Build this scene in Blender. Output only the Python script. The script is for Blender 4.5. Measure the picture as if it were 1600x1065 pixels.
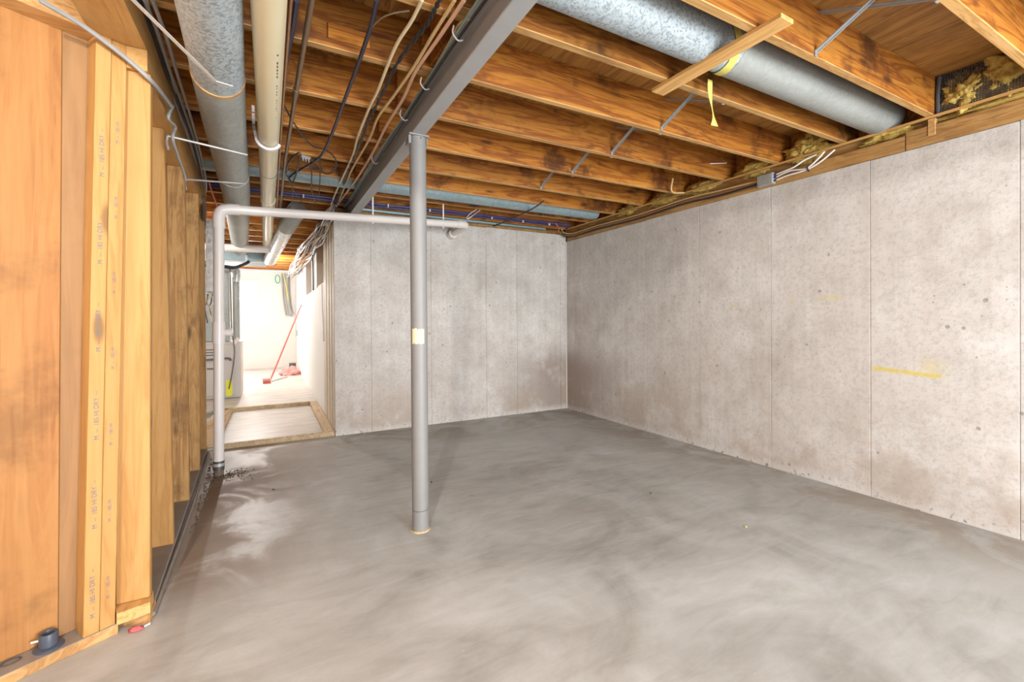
import bpy, bmesh, math, random
from math import sin, cos, pi, radians
from mathutils import Vector, Matrix, noise

for o in list(bpy.data.objects):
    bpy.data.objects.remove(o)
SC = bpy.context.scene
COL = SC.collection
random.seed(11)

# ------------------------------------------------------------------ camera
cam_d = bpy.data.cameras.new('camera')
cam = bpy.data.objects.new('camera', cam_d)
COL.objects.link(cam)
cam_d.sensor_width = 36.0
cam_d.lens = 700.0 / 1600.0 * 36.0
cam_d.shift_y = -29.5 / 1600.0
cam_d.clip_start = 0.02
_y, _p, _r = radians(28.5), radians(-0.3), radians(-0.37)
_F = Vector((sin(_y), cos(_y), 0)); _R = Vector((cos(_y), -sin(_y), 0)); _U = Vector((0, 0, 1))
_F2 = _F * cos(_p) + _U * sin(_p); _U2 = _U * cos(_p) - _F * sin(_p)
_R3 = _R * cos(_r) + _U2 * sin(_r); _U3 = _U2 * cos(_r) - _R * sin(_r)
_m = Matrix((_R3, _U3, -_F2)).transposed().to_4x4()
_m.translation = Vector((0, 0, 1.2))
cam.matrix_world = _m
SC.camera = cam

# ------------------------------------------------------------------ world, lights, exposure
SC.view_settings.view_transform = 'Standard'
SC.view_settings.look = 'None'
SC.view_settings.gamma = 1.0
SC.view_settings.use_curve_mapping = False
SC.view_settings.exposure = 0.0
W = bpy.data.worlds.new('world'); SC.world = W
W.use_nodes = True
W.node_tree.nodes['Background'].inputs[0].default_value = (0.86, 0.93, 1.0, 1)
W.node_tree.nodes['Background'].inputs[1].default_value = 1.0

def area_light(name, loc, rot, sx, sy, power, color):
    d = bpy.data.lights.new(name, 'AREA'); d.shape = 'RECTANGLE'
    d.size = sx; d.size_y = sy; d.energy = power; d.color = color
    o = bpy.data.objects.new(name, d); COL.objects.link(o)
    o.location = loc; o.rotation_euler = rot
    return o
# added area light: unseen daylight fill from behind the photographer
area_light('added_rear_daylight', (1.9, -3.05, 1.12), (radians(90), 0, 0), 2.6, 2.0, 400, (0.90, 0.96, 1.0))
# daylight through the window of the furnace room
area_light('daylight_furnace_room', (-1.3, 12.4, 1.6), (radians(-90), 0, 0), 1.4, 0.9, 60, (0.97, 0.98, 1.0))

# ------------------------------------------------------------------ node helpers
class NT:
    def __init__(s, name):
        s.m = bpy.data.materials.new(name); s.m.use_nodes = True
        s.t = s.m.node_tree; s.t.nodes.clear()
        s.out = s.t.nodes.new('ShaderNodeOutputMaterial')
        s.b = s.t.nodes.new('ShaderNodeBsdfPrincipled')
        s.t.links.new(s.b.outputs[0], s.out.inputs[0])
    def put(s, sock, v):
        if hasattr(v, 'is_output') or isinstance(v, bpy.types.NodeSocket):
            s.t.links.new(v, sock)
        elif v is not None:
            if isinstance(v, (tuple, list)):
                n = len(sock.default_value)
                v = tuple(v) + (1.0,) * (n - len(v)) if n > len(v) else tuple(v)[:n]
            sock.default_value = v
    def math(s, op, a, b=None, c=None, clamp=False):
        n = s.t.nodes.new('ShaderNodeMath'); n.operation = op; n.use_clamp = clamp
        s.put(n.inputs[0], a)
        if b is not None: s.put(n.inputs[1], b)
        if c is not None: s.put(n.inputs[2], c)
        return n.outputs[0]
    def vmath(s, op, a, b):
        n = s.t.nodes.new('ShaderNodeVectorMath'); n.operation = op
        s.put(n.inputs[0], a); s.put(n.inputs[1], b)
        return n.outputs[0]
    def mix(s, f, a, b, blend='MIX'):
        n = s.t.nodes.new('ShaderNodeMix'); n.data_type = 'RGBA'; n.blend_type = blend
        s.put(n.inputs[0], f); s.put(n.inputs[6], a); s.put(n.inputs[7], b)
        return n.outputs[2]
    def noise(s, vec, scale, detail=4, rough=0.55, dist=0.0):
        n = s.t.nodes.new('ShaderNodeTexNoise')
        s.put(n.inputs['Vector'], vec); n.inputs['Scale'].default_value = scale
        n.inputs['Detail'].default_value = detail; n.inputs['Roughness'].default_value = rough
        n.inputs['Distortion'].default_value = dist
        return n.outputs['Fac']
    def voro(s, vec, scale, out='Distance', feature='F1', rnd=1.0):
        n = s.t.nodes.new('ShaderNodeTexVoronoi'); n.feature = feature
        s.put(n.inputs['Vector'], vec); n.inputs['Scale'].default_value = scale
        n.inputs['Randomness'].default_value = rnd
        return n.outputs[out]
    def ramp(s, f, stops):
        n = s.t.nodes.new('ShaderNodeValToRGB'); e = n.color_ramp.elements
        while len(e) < len(stops): e.new(0.5)
        for i, (p, c) in enumerate(stops):
            e[i].position = p; e[i].color = tuple(c) + (1,)
        s.put(n.inputs[0], f)
        return n.outputs[0]
    def step(s, v, a, b):
        n = s.t.nodes.new('ShaderNodeMapRange'); n.interpolation_type = 'SMOOTHSTEP'
        s.put(n.inputs['Value'], v)
        n.inputs['From Min'].default_value = a; n.inputs['From Max'].default_value = b
        return n.outputs[0]
    def obj(s): return s.t.nodes.new('ShaderNodeTexCoord').outputs['Object']
    def pos(s): return s.t.nodes.new('ShaderNodeNewGeometry').outputs['Position']
    def rnd(s): return s.t.nodes.new('ShaderNodeObjectInfo').outputs['Random']
    def xyz(s, v):
        n = s.t.nodes.new('ShaderNodeSeparateXYZ'); s.put(n.inputs[0], v)
        return n.outputs[0], n.outputs[1], n.outputs[2]
    def bump(s, h, strength=0.2, dist=0.01):
        n = s.t.nodes.new('ShaderNodeBump'); n.inputs['Strength'].default_value = strength
        n.inputs['Distance'].default_value = dist; s.put(n.inputs['Height'], h)
        s.t.links.new(n.outputs[0], s.b.inputs['Normal'])
    def fin(s, color, rough=0.6, metal=0.0, spec=None):
        s.put(s.b.inputs['Base Color'], color); s.put(s.b.inputs['Roughness'], rough)
        s.put(s.b.inputs['Metallic'], metal)
        if spec is not None: s.b.inputs['Specular IOR Level'].default_value = spec
        return s.m

def band(t, v, a0, a1, soft):
    return t.math('MULTIPLY', t.step(v, a0 - soft, a0 + soft),
                  t.math('SUBTRACT', 1.0, t.step(v, a1 - soft, a1 + soft)))

def wood(name, light, mid, dark, axis, stain=0.4, knots=0.6, vary=0.35, rough=0.65, rg=0.3):
    t = NT(name); r = t.rnd()
    cb = t.t.nodes.new('ShaderNodeCombineXYZ')
    for i, k in enumerate((17.3, 31.7, 53.1)): t.put(cb.inputs[i], t.math('MULTIPLY', r, k))
    v = t.vmath('ADD', t.obj(), cb.outputs[0])
    sc = [11.0, 11.0, 11.0]; sc[axis] = 0.9
    sf = [70.0, 70.0, 70.0]; sf[axis] = 2.5
    sk = [7.0, 7.0, 7.0]; sk[axis] = 2.1
    g = t.noise(t.vmath('MULTIPLY', v, tuple(sc)), 1.0, 5, 0.6, 1.2)
    rings = t.math('MULTIPLY_ADD', t.math('SINE', t.math('MULTIPLY', g, 38.0)), 0.5, 0.5)
    fine = t.noise(t.vmath('MULTIPLY', v, tuple(sf)), 1.0, 3, 0.6)
    f = t.math('ADD', t.math('MULTIPLY', rings, rg), t.math('ADD', t.math('MULTIPLY', fine, 0.35), t.math('MULTIPLY', g, 0.8 - rg)))
    col = t.ramp(f, [(0.28, dark), (0.52, mid), (0.8, light)])
    kd = t.voro(t.vmath('MULTIPLY', v, tuple(sk)), 1.0)
    kn = t.math('SUBTRACT', 1.0, t.step(kd, 0.06, 0.17))
    col = t.mix(t.math('MULTIPLY', kn, knots), col, tuple(c * 0.28 for c in dark))
    st = t.step(t.noise(v, 2.6, 5, 0.65), 0.50, 0.68)
    col = t.mix(t.math('MULTIPLY', st, stain), col, tuple(c * 0.35 for c in dark))
    h = t.math('MULTIPLY_ADD', r, vary, 1.0 - vary * 0.6)
    cc = t.t.nodes.new('ShaderNodeCombineColor')
    for i in range(3): t.put(cc.inputs[i], h)
    col = t.mix(1.0, col, cc.outputs[0], 'MULTIPLY')
    t.bump(f, 0.12, 0.004)
    return t.fin(col, rough)

def plain(name, color, rough=0.5, metal=0.0, var=0.12, scale=18.0, spec=None):
    t = NT(name)
    n = t.noise(t.obj(), scale, 4, 0.6)
    a = tuple(min(1, c * (1 - var)) for c in color); b = tuple(min(1, c * (1 + var)) for c in color)
    return t.fin(t.mix(n, a, b), rough, metal, spec)

def galv(name, color, scale, rough=0.42, metal=0.55, spangle=0.3):
    t = NT(name); v = t.obj()
    c = t.voro(v, scale, 'Color')
    s = t.t.nodes.new('ShaderNodeSeparateColor'); t.put(s.inputs[0], c)
    big = t.noise(v, 3.0, 4, 0.6)
    f = t.math('ADD', t.math('MULTIPLY', s.outputs[0], spangle), t.math('MULTIPLY', big, 0.5))
    lo = tuple(k * 0.62 for k in color); hi = tuple(min(1, k * 1.45) for k in color)
    col = t.mix(f, lo, hi)
    ro = t.math('MULTIPLY_ADD', s.outputs[1], 0.2, rough - 0.1)
    return t.fin(col, ro, metal)

# ------------------------------------------------------------------ materials
M = {}
M['joist'] = wood('joist_wood', (0.52, 0.215, 0.026), (0.37, 0.118, 0.010), (0.15, 0.036, 0.003), 0, 0.85, 0.85, 0.5)
M['joist_edge'] = wood('joist_bottom_edge_wood', (0.66, 0.40, 0.155), (0.57, 0.31, 0.10), (0.40, 0.185, 0.05), 0, 0.35, 0.5, 0.3)  # lighter tone for the joist undersides
M['subfloor'] = wood('subfloor_wood', (0.46, 0.235, 0.055), (0.36, 0.165, 0.035), (0.2, 0.075, 0.016), 1, 0.35, 0.4, 0.35)
M['stud'] = wood('stud_wood', (0.56, 0.315, 0.11), (0.50, 0.26, 0.075), (0.36, 0.16, 0.04), 2, 0.06, 0.6, 0.14, 0.65, 0.16)
M['stud_y'] = wood('header_wood', (0.60, 0.345, 0.125), (0.55, 0.295, 0.09), (0.38, 0.17, 0.045), 1, 0.15, 0.6, 0.14, 0.65, 0.16)
M['ply_dull'] = wood('dull_plywood_face', (0.37, 0.205, 0.085), (0.31, 0.165, 0.065), (0.24, 0.12, 0.045), 2, 0.15, 0.1, 0.1, 0.65, 0.08)  # duller, darker tone for the narrow plywood strip
M['stud_old'] = wood('weathered_stud_wood', (0.56, 0.32, 0.11), (0.47, 0.245, 0.075), (0.26, 0.11, 0.03), 2, 0.55, 0.7, 0.25)
M['plate'] = wood('plate_wood', (0.62, 0.37, 0.15), (0.52, 0.28, 0.10), (0.36, 0.17, 0.055), 0, 0.3, 0.4, 0.2)
M['plate_y'] = wood('plate_wood_lengthwise', (0.66, 0.38, 0.13), (0.56, 0.29, 0.085), (0.36, 0.16, 0.045), 1, 0.3, 0.4, 0.2)
M['sill'] = wood('sill_wood', (0.50, 0.29, 0.10), (0.40, 0.205, 0.06), (0.25, 0.11, 0.03), 1, 0.3, 0.4, 0.2)
M['ply'] = wood('plywood_face', (0.46, 0.225, 0.07), (0.39, 0.17, 0.045), (0.26, 0.095, 0.022), 2, 0.4, 0.1, 0.1, 0.65, 0.08)
M['board'] = wood('loose_board_wood', (0.74, 0.45, 0.17), (0.67, 0.37, 0.12), (0.52, 0.26, 0.08), 1, 0.03, 0.25, 0.1)
M['pale'] = wood('pale_plank_wood', (0.66, 0.50, 0.31), (0.56, 0.40, 0.23), (0.40, 0.26, 0.13), 1, 0.2, 0.5, 0.2)

def concrete_wall():
    t = NT('cast_concrete_wall'); p = t.pos(); x, y, z = t.xyz(p)
    n1 = t.noise(p, 0.9, 5, 0.6, 0.3); n2 = t.noise(p, 5.0, 6, 0.65); n3 = t.noise(p, 40.0, 4, 0.7)
    vs = t.noise(t.vmath('MULTIPLY', p, (16.0, 16.0, 0.5)), 1.0, 4, 0.6)
    f = t.math('ADD', t.math('MULTIPLY', n1, 0.45), t.math('ADD', t.math('MULTIPLY', n2, 0.38), t.math('MULTIPLY', vs, 0.17)))
    col = t.ramp(f, [(0.36, (0.47, 0.42, 0.37)), (0.48, (0.61, 0.57, 0.53)), (0.60, (0.72, 0.69, 0.655))])
    pk = t.step(t.noise(t.vmath('ADD', p, (2, 8, 5)), 1.3, 4, 0.55), 0.46, 0.62)
    col = t.mix(t.math('MULTIPLY', pk, 0.35), col, (0.60, 0.53, 0.49))
    col = t.mix(t.step(n3, 0.42, 0.72), col, t.mix(0.35, col, (0.25, 0.22, 0.20)))
    # damp brown blotches at the back corner and along the wall foot
    low = t.math('SUBTRACT', 1.0, t.step(z, 0.05, 0.85))
    cx = t.math('SUBTRACT', x, 3.5); cy = t.math('SUBTRACT', y, 4.95)
    d = t.math('SQRT', t.math('ADD', t.math('MULTIPLY', cx, cx), t.math('MULTIPLY', cy, cy)))
    near = t.math('SUBTRACT', 1.0, t.step(d, 0.05, 1.3))
    low2 = t.math('SUBTRACT', 1.0, t.step(z, 0.55, 0.98))
    st = t.math('MULTIPLY', t.math('MULTIPLY', near, low2), t.step(t.noise(p, 2.4, 5, 0.6), 0.30, 0.52))
    col = t.mix(t.math('MULTIPLY', st, 0.85), col, (0.30, 0.235, 0.20))
    st2 = t.math('MULTIPLY', low, t.step(t.noise(t.vmath('ADD', p, (7, 3, 1)), 1.7, 5, 0.65), 0.44, 0.60))
    col = t.mix(t.math('MULTIPLY', st2, 0.6), col, (0.40, 0.31, 0.24))
    # pale lime crust right at the foot, dark specks in it
    foot = t.math('SUBTRACT', 1.0, t.step(t.math('ADD', z, t.math('MULTIPLY', n2, 0.09)), 0.05, 0.13))
    col = t.mix(t.math('MULTIPLY', foot, 0.5), col, (0.70, 0.68, 0.65))
    sp = t.math('MULTIPLY', foot, t.step(t.noise(p, 32.0, 3, 0.6), 0.58, 0.66))
    col = t.mix(t.math('MULTIPLY', sp, 0.8), col, (0.16, 0.145, 0.13))
    # pits and bug holes
    vd = t.voro(p, 5.5); pit = t.math('SUBTRACT', 1.0, t.step(vd, 0.04, 0.085))
    vd2 = t.voro(t.vmath('ADD', p, (3.1, 9.2, 4.4)), 19.0); pit2 = t.math('SUBTRACT', 1.0, t.step(vd2, 0.06, 0.14))
    pit2 = t.math('MULTIPLY', pit2, t.step(t.noise(p, 1.1, 3), 0.48, 0.6))
    pits = t.math('MAXIMUM', pit, pit2)
    col = t.mix(t.math('MULTIPLY', pits, 0.65), col, (0.24, 0.215, 0.195))
    # yellow marking paint: one long stroke, its overspray, three dabs
    onright = t.step(x, 3.4, 3.5)
    br = t.step(n2, 0.36, 0.52)
    zl = t.math('SUBTRACT', z, t.math('MULTIPLY_ADD', t.math('SUBTRACT', y, 1.118), 0.06, 0.842))
    stroke = t.math('MULTIPLY', band(t, y, 1.13, 1.48, 0.015), band(t, zl, -0.012, 0.012, 0.012))
    spray = t.math('MULTIPLY', band(t, y, 1.10, 1.22, 0.05), band(t, zl, 0.0, 0.10, 0.04))
    dab = t.math('MULTIPLY', band(t, y, 1.97, 2.01, 0.015), band(t, z, 1.295, 1.335, 0.015))
    dab2 = t.math('MULTIPLY', band(t, y, 1.66, 1.80, 0.04), band(t, z, 1.325, 1.36, 0.015))
    dab3 = t.math('MULTIPLY', band(t, y, 2.45, 2.52, 0.02), band(t, z, 1.30, 1.315, 0.01))
    ye = t.math('MAXIMUM', t.math('MULTIPLY', stroke, 0.85), t.math('MULTIPLY', spray, 0.32))
    ye = t.math('MAXIMUM', ye, t.math('MULTIPLY', t.math('MAXIMUM', dab, t.math('MULTIPLY', t.math('MAXIMUM', dab2, dab3), 0.6)), 0.6))
    col = t.mix(t.math('MULTIPLY', t.math('MULTIPLY', ye, onright), br), col, (0.66, 0.52, 0.07))
    t.bump(t.math('SUBTRACT', t.math('ADD', n3, t.math('MULTIPLY', n2, 0.8)), t.math('MULTIPLY', pits, 1.5)), 0.25, 0.006)
    return t.fin(col, 0.85, 0.0, 0.25)
M['cwall'] = concrete_wall()

def concrete_floor():
    t = NT('concrete_floor'); p = t.pos(); x, y, z = t.xyz(p)
    n0 = t.noise(p, 0.55, 4, 0.55, 0.5); n1 = t.noise(p, 1.8, 6, 0.62, 1.0)
    sw = t.noise(t.vmath('MULTIPLY', p, (3.0, 11.0, 1.0)), 1.0, 5, 0.65, 0.8); n3 = t.noise(p, 60.0, 3, 0.7)
    f = t.math('ADD', t.math('MULTIPLY', n0, 0.4), t.math('ADD', t.math('MULTIPLY', n1, 0.4), t.math('MULTIPLY', sw, 0.2)))
    col = t.ramp(f, [(0.36, (0.28, 0.275, 0.25)), (0.48, (0.45, 0.46, 0.445)), (0.60, (0.60, 0.625, 0.62))])
    col = t.mix(t.math('MULTIPLY', n3, 0.2), col, (0.30, 0.285, 0.26))
    # rusty dirt spreading from the floor drain pipe along the stud wall
    dl = t.math('ADD', x, t.math('MULTIPLY', n1, 0.5))
    a = t.math('SUBTRACT', 1.0, t.step(dl, 0.0, 0.75))
    yy = band(t, y, 2.35, 5.2, 0.35)
    rust = t.math('MULTIPLY', t.math('MULTIPLY', a, yy), t.step(n1, 0.34, 0.50))
    col = t.mix(t.math('MULTIPLY', rust, 0.8), col, (0.245, 0.16, 0.10))
    dx = t.math('ADD', x, 0.25); dy = t.math('SUBTRACT', y, 4.05)
    dd = t.math('SQRT', t.math('ADD', t.math('MULTIPLY', dx, dx), t.math('MULTIPLY', t.math('MULTIPLY', dy, dy), 0.8)))
    pool = t.math('SUBTRACT', 1.0, t.step(t.math('ADD', dd, t.math('MULTIPLY', n1, 0.7)), 0.55, 1.25))
    col = t.mix(t.math('MULTIPLY', pool, 0.8), col, (0.15, 0.078, 0.032))
    # darker brown tone toward the walls
    edge = t.math('MAXIMUM', t.step(x, 2.5, 3.5), t.step(y, 3.6, 4.9))
    col = t.mix(t.math('MULTIPLY', t.math('MULTIPLY', edge, t.step(n1, 0.36, 0.6)), 0.75), col, (0.26, 0.21, 0.16))
    # dark dabs in the foreground
    vd = t.voro(p, 2.2); dab = t.math('MULTIPLY', t.math('SUBTRACT', 1.0, t.step(vd, 0.02, 0.09)), t.step(n1, 0.45, 0.6))
    col = t.mix(t.math('MULTIPLY', dab, 0.4), col, (0.16, 0.16, 0.15))
    vd2 = t.voro(t.vmath('ADD', p, (5, 2, 0)), 9.0); wsp = t.math('SUBTRACT', 1.0, t.step(vd2, 0.012, 0.03))
    col = t.mix(t.math('MULTIPLY', wsp, 0.6), col, (0.75, 0.75, 0.72))
    ro = t.math('MULTIPLY_ADD', t.step(n1, 0.40, 0.60), 0.2, 0.42)
    t.bump(n3, 0.12, 0.002)
    return t.fin(col, ro, 0.0, 0.35)
M['floor'] = concrete_floor()

def corridor_floor():
    t = NT('pale_worn_floor'); p = t.pos()
    sw = t.noise(t.vmath('MULTIPLY', p, (2.5, 16.0, 1.0)), 1.0, 5, 0.65, 0.6)
    col = t.ramp(sw, [(0.3, (0.40, 0.33, 0.24)), (0.5, (0.56, 0.53, 0.49)), (0.7, (0.72, 0.72, 0.72))])
    return t.fin(col, 0.4)
M['cfloor'] = corridor_floor()
M['white'] = plain('white_painted_concrete', (0.80, 0.79, 0.76), 0.8, 0, 0.06, 4.0)
M['cream_end'] = wood('cream_form_marked_concrete', (0.72, 0.66, 0.56), (0.66, 0.58, 0.47), (0.56, 0.46, 0.34), 2, 0.1, 0.1, 0.05)
M['galv'] = galv('galvanised_spangle', (0.33, 0.375, 0.40), 120.0, 0.62, 0.3, 1.2)
M['galv_dull'] = galv('galvanised_dull', (0.42, 0.44, 0.42), 60.0, 0.55, 0.35, 0.15)
M['galv_blue'] = galv('galvanised_bluish', (0.36, 0.47, 0.50), 40.0, 0.45, 0.4, 0.2)
M['galv_bright'] = galv('galvanised_bright', (0.68, 0.70, 0.70), 40.0, 0.35, 0.5, 0.2)
M['beam'] = plain('grey_beam_paint', (0.37, 0.37, 0.375), 0.5, 0.1, 0.1, 9.0)
M['post'] = plain('grey_post_paint', (0.255, 0.25, 0.243), 0.55, 0.1, 0.08, 14.0)
M['pvc_cream'] = plain('cream_pvc', (0.74, 0.65, 0.43), 0.28, 0, 0.06, 5.0)
M['pvc_white'] = plain('white_pvc', (0.80, 0.74, 0.70), 0.35, 0, 0.05, 6.0)
M['white_plastic'] = plain('white_plastic', (0.82, 0.80, 0.80), 0.4)
M['black'] = plain('black_rubber', (0.025, 0.025, 0.03), 0.45)
M['purple_black'] = plain('blue_black_jacket', (0.03, 0.028, 0.05), 0.4)
M['navy'] = plain('dark_blue_pex', (0.035, 0.04, 0.16), 0.35)
M['cream_cable'] = plain('cream_cable_jacket', (0.78, 0.66, 0.42), 0.45)
M['tan_cable'] = plain('tan_cable_jacket', (0.70, 0.50, 0.24), 0.45)
M['pink_cable'] = plain('salmon_cable_jacket', (0.75, 0.46, 0.30), 0.45)
M['grey_cable'] = plain('grey_cable_jacket', (0.42, 0.41, 0.41), 0.4)
M['silver_cable'] = plain('silver_grey_cable_jacket', (0.33, 0.33, 0.33), 0.5)
M['white_cable'] = plain('white_cable_jacket', (0.80, 0.77, 0.74), 0.45)
M['green_cable'] = plain('green_grey_cable_jacket', (0.20, 0.28, 0.26), 0.45)
M['red_cable'] = plain('red_cable_jacket', (0.62, 0.16, 0.13), 0.45)
M['copper'] = plain('brown_copper_pipe', (0.42, 0.21, 0.11), 0.32, 0.6)
M['steel_pipe'] = plain('brown_black_iron_pipe', (0.22, 0.145, 0.09), 0.35, 0.4)
M['dark_steel'] = plain('dark_steel', (0.13, 0.125, 0.12), 0.45, 0.5)
M['steel'] = plain('zinc_steel', (0.46, 0.50, 0.53), 0.38, 0.65)
M['bright_steel'] = plain('bright_steel', (0.55, 0.54, 0.53), 0.4, 0.4)
M['insul'] = plain('yellow_fibreglass', (0.55, 0.39, 0.11), 0.95, 0, 0.6, 60.0, 0.05)
M['tape'] = plain('yellow_plastic_tape', (0.66, 0.58, 0.14), 0.45, 0, 0.15)
M['net'] = plain('dark_netting', (0.075, 0.07, 0.075), 0.7)
M['flange'] = plain('slate_grey_plastic', (0.07, 0.085, 0.115), 0.35)
M['red'] = plain('red_cloth', (0.60, 0.14, 0.13), 0.85)
M['pink_rag'] = plain('faded_pink_cloth', (0.72, 0.34, 0.32), 0.9, 0, 0.3, 20)
M['furnace'] = plain('beige_furnace_enamel', (0.54, 0.49, 0.45), 0.45, 0.1, 0.05, 3.0)
M['label_yellow'] = plain('yellow_label', (0.80, 0.78, 0.03), 0.6)
M['ink'] = plain('blue_grey_ink', (0.15, 0.165, 0.20), 0.8)
M['dirt'] = plain('brown_gravel_dirt', (0.17, 0.125, 0.09), 0.95, 0, 0.5, 80)
M['joint'] = plain('caulk_pale', (0.62, 0.58, 0.55), 0.8)
M['dust_plate'] = plain('dusty_plate_wood', (0.30, 0.25, 0.21), 0.9, 0, 0.25, 12)
M['glass_bulb'] = None
def emis(name, color, s):
    t = NT(name); t.fin(color, 0.4)
    t.b.inputs['Emission Color'].default_value = tuple(color) + (1,)
    t.b.inputs['Emission Strength'].default_value = s
    return t.m
M['glass_bulb'] = emis('lit_bulb_glass', (1.0, 0.93, 0.82), 12.0)
M['pane'] = emis('daylit_window_pane', (0.95, 0.97, 1.0), 2.5)

# ------------------------------------------------------------------ mesh helpers
def mk(name, bm, mat, parent=None, loc=None, smooth=False):
    me = bpy.data.meshes.new(name)
    bmesh.ops.recalc_face_normals(bm, faces=bm.faces)
    bm.to_mesh(me); bm.free()
    me.materials.append(M[mat] if isinstance(mat, str) else mat)
    if smooth:
        for p in me.polygons: p.use_smooth = True
    elif any(p.use_smooth for p in me.polygons):
        me.set_sharp_from_angle(angle=radians(40))
    return link(name, me, parent, loc)
def link(name, me, parent=None, loc=None):
    o = bpy.data.objects.new(name, me); COL.objects.link(o)
    if parent: o.parent = parent
    if loc: o.location = loc
    return o
def tag(o, label, cat, group=None):
    o['label'] = label; o['category'] = cat
    if group: o['group'] = group
    return o
def empty(name, loc=(0, 0, 0)):
    o = bpy.data.objects.new(name, None); COL.objects.link(o); o.location = loc
    o.empty_display_size = 0.1
    return o
def thing(name, label, cat, group=None, loc=(0, 0, 0)):
    return tag(empty(name, loc), label, cat, group)
def struct(o):
    o['kind'] = 'structure'; return o

def box(bm, a, b, bev=0.0):
    x0, y0, z0 = a; x1, y1, z1 = b
    vs = [bm.verts.new(c) for c in ((x0, y0, z0), (x1, y0, z0), (x1, y1, z0), (x0, y1, z0), (x0, y0, z1), (x1, y0, z1), (x1, y1, z1), (x0, y1, z1))]
    fs = [bm.faces.new([vs[i] for i in q]) for q in ((0, 3, 2, 1), (4, 5, 6, 7), (0, 1, 5, 4), (1, 2, 6, 5), (2, 3, 7, 6), (3, 0, 4, 7))]
    if bev > 0:
        es = {e for f in fs for e in f.edges}
        bmesh.ops.bevel(bm, geom=list(es), offset=bev, segments=1, affect='EDGES', profile=0.5)
    return bm
def boxo(name, a, b, mat, parent=None, bev=0.002):
    """box mesh whose origin is its own centre"""
    c = Vector([(p + q) / 2 for p, q in zip(a, b)])
    bm = bmesh.new(); box(bm, Vector(a) - c, Vector(b) - c, bev)
    return mk(name, bm, mat, parent, c)
def prism(bm, poly, z0, z1):
    lo = [bm.verts.new((x, y, z0)) for x, y in poly]; hi = [bm.verts.new((x, y, z1)) for x, y in poly]
    n = len(poly); bm.faces.new(lo[::-1]); bm.faces.new(hi)
    for i in range(n): bm.faces.new((lo[i], lo[(i + 1) % n], hi[(i + 1) % n], hi[i]))
    return bm
def catmull(pts, k):
    P = [Vector(p) for p in pts]
    if len(P) < 3 or k <= 1: return P
    Q = [P[0] * 2 - P[1]] + P + [P[-1] * 2 - P[-2]]; out = []
    for i in range(1, len(Q) - 2):
        a, b, c, d = Q[i - 1:i + 3]
        for j in range(k):
            u = j / k
            out.append(0.5 * ((2 * b) + (c - a) * u + (2 * a - 5 * b + 4 * c - d) * u * u + (3 * b - a - 3 * c + d) * u ** 3))
    out.append(P[-1]); return out
def tube(bm, pts, r, sides=8, k=6, cap=True):
    P = catmull(pts, k); n = len(P); rings = []
    rr = r if callable(r) else (lambda s: r)
    T = [(P[min(i + 1, n - 1)] - P[max(i - 1, 0)]).normalized() for i in range(n)]
    ref = Vector((0, 0, 1)) if abs(T[0].z) < 0.9 else Vector((1, 0, 0))
    N = (ref - T[0] * ref.dot(T[0])).normalized()
    for i in range(n):
        N = (N - T[i] * N.dot(T[i])).normalized(); B = T[i].cross(N); q = rr(i / max(1, n - 1))
        rings.append([bm.verts.new(P[i] + (N * cos(2 * pi * j / sides) + B * sin(2 * pi * j / sides)) * q) for j in range(sides)])
    for i in range(n - 1):
        for j in range(sides):
            f = bm.faces.new((rings[i][j], rings[i][(j + 1) % sides], rings[i + 1][(j + 1) % sides], rings[i + 1][j])); f.smooth = True
    if cap:
        bm.faces.new(rings[0][::-1]); bm.faces.new(rings[-1])
    return bm
def tubeo(name, pts, r, mat, parent=None, sides=8, k=6):
    """tube with its origin at its first point"""
    o = Vector(pts[0]); bm = bmesh.new()
    tube(bm, [Vector(p) - o for p in pts], r, sides, k)
    me = bpy.data.meshes.new(name); bmesh.ops.recalc_face_normals(bm, faces=bm.faces); bm.to_mesh(me); bm.free()
    me.materials.append(M[mat]); me.set_sharp_from_angle(angle=radians(50)); return link(name, me, parent, o)
def lathe(bm, prof, seg=32, c=(0, 0, 0), cap=True):
    rings = []
    for r, z in prof:
        rings.append([bm.verts.new((c[0] + r * cos(2 * pi * j / seg), c[1] + r * sin(2 * pi * j / seg), c[2] + z)) for j in range(seg)])
    for i in range(len(prof) - 1):
        for j in range(seg):
            f = bm.faces.new((rings[i][j], rings[i][(j + 1) % seg], rings[i + 1][(j + 1) % seg], rings[i + 1][j])); f.smooth = True
    if cap:
        bm.faces.new(rings[0][::-1]); bm.faces.new(rings[-1])
    return bm
def bar(bm, a, b, w, h, up=(0, 0, 1)):
    """rectangular bar from a to b"""
    a = Vector(a); b = Vector(b); t = (b - a).normalized(); u = Vector(up)
    s = t.cross(u).normalized(); u = s.cross(t)
    vs = []
    for p in (a, b):
        for i, j in ((-1, -1), (1, -1), (1, 1), (-1, 1)): vs.append(bm.verts.new(p + s * (w / 2 * i) + u * (h / 2 * j)))
    for q in ((3, 2, 1, 0), (4, 5, 6, 7), (0, 1, 5, 4), (1, 2, 6, 5), (2, 3, 7, 6), (3, 0, 4, 7)): bm.faces.new([vs[i] for i in q])
    return bm

def subpart(o, part):
    o.parent = part; o.location = Vector(o.location) - Vector(part.location)
    return o
# ================================================================== room shell
XR, YB, XC = 3.535, 4.97, 0.60        # right wall face, back wall face, corridor wall face
JB, JT = 2.42, 2.655                  # joist underside, subfloor underside

def slab(name, a, b, mat):
    return struct(boxo(name, a, b, mat, None, 0.0))
slab('floor', (-2.5, -3.2, -0.15), (3.75, 12.7, 0.0), 'floor')

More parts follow.
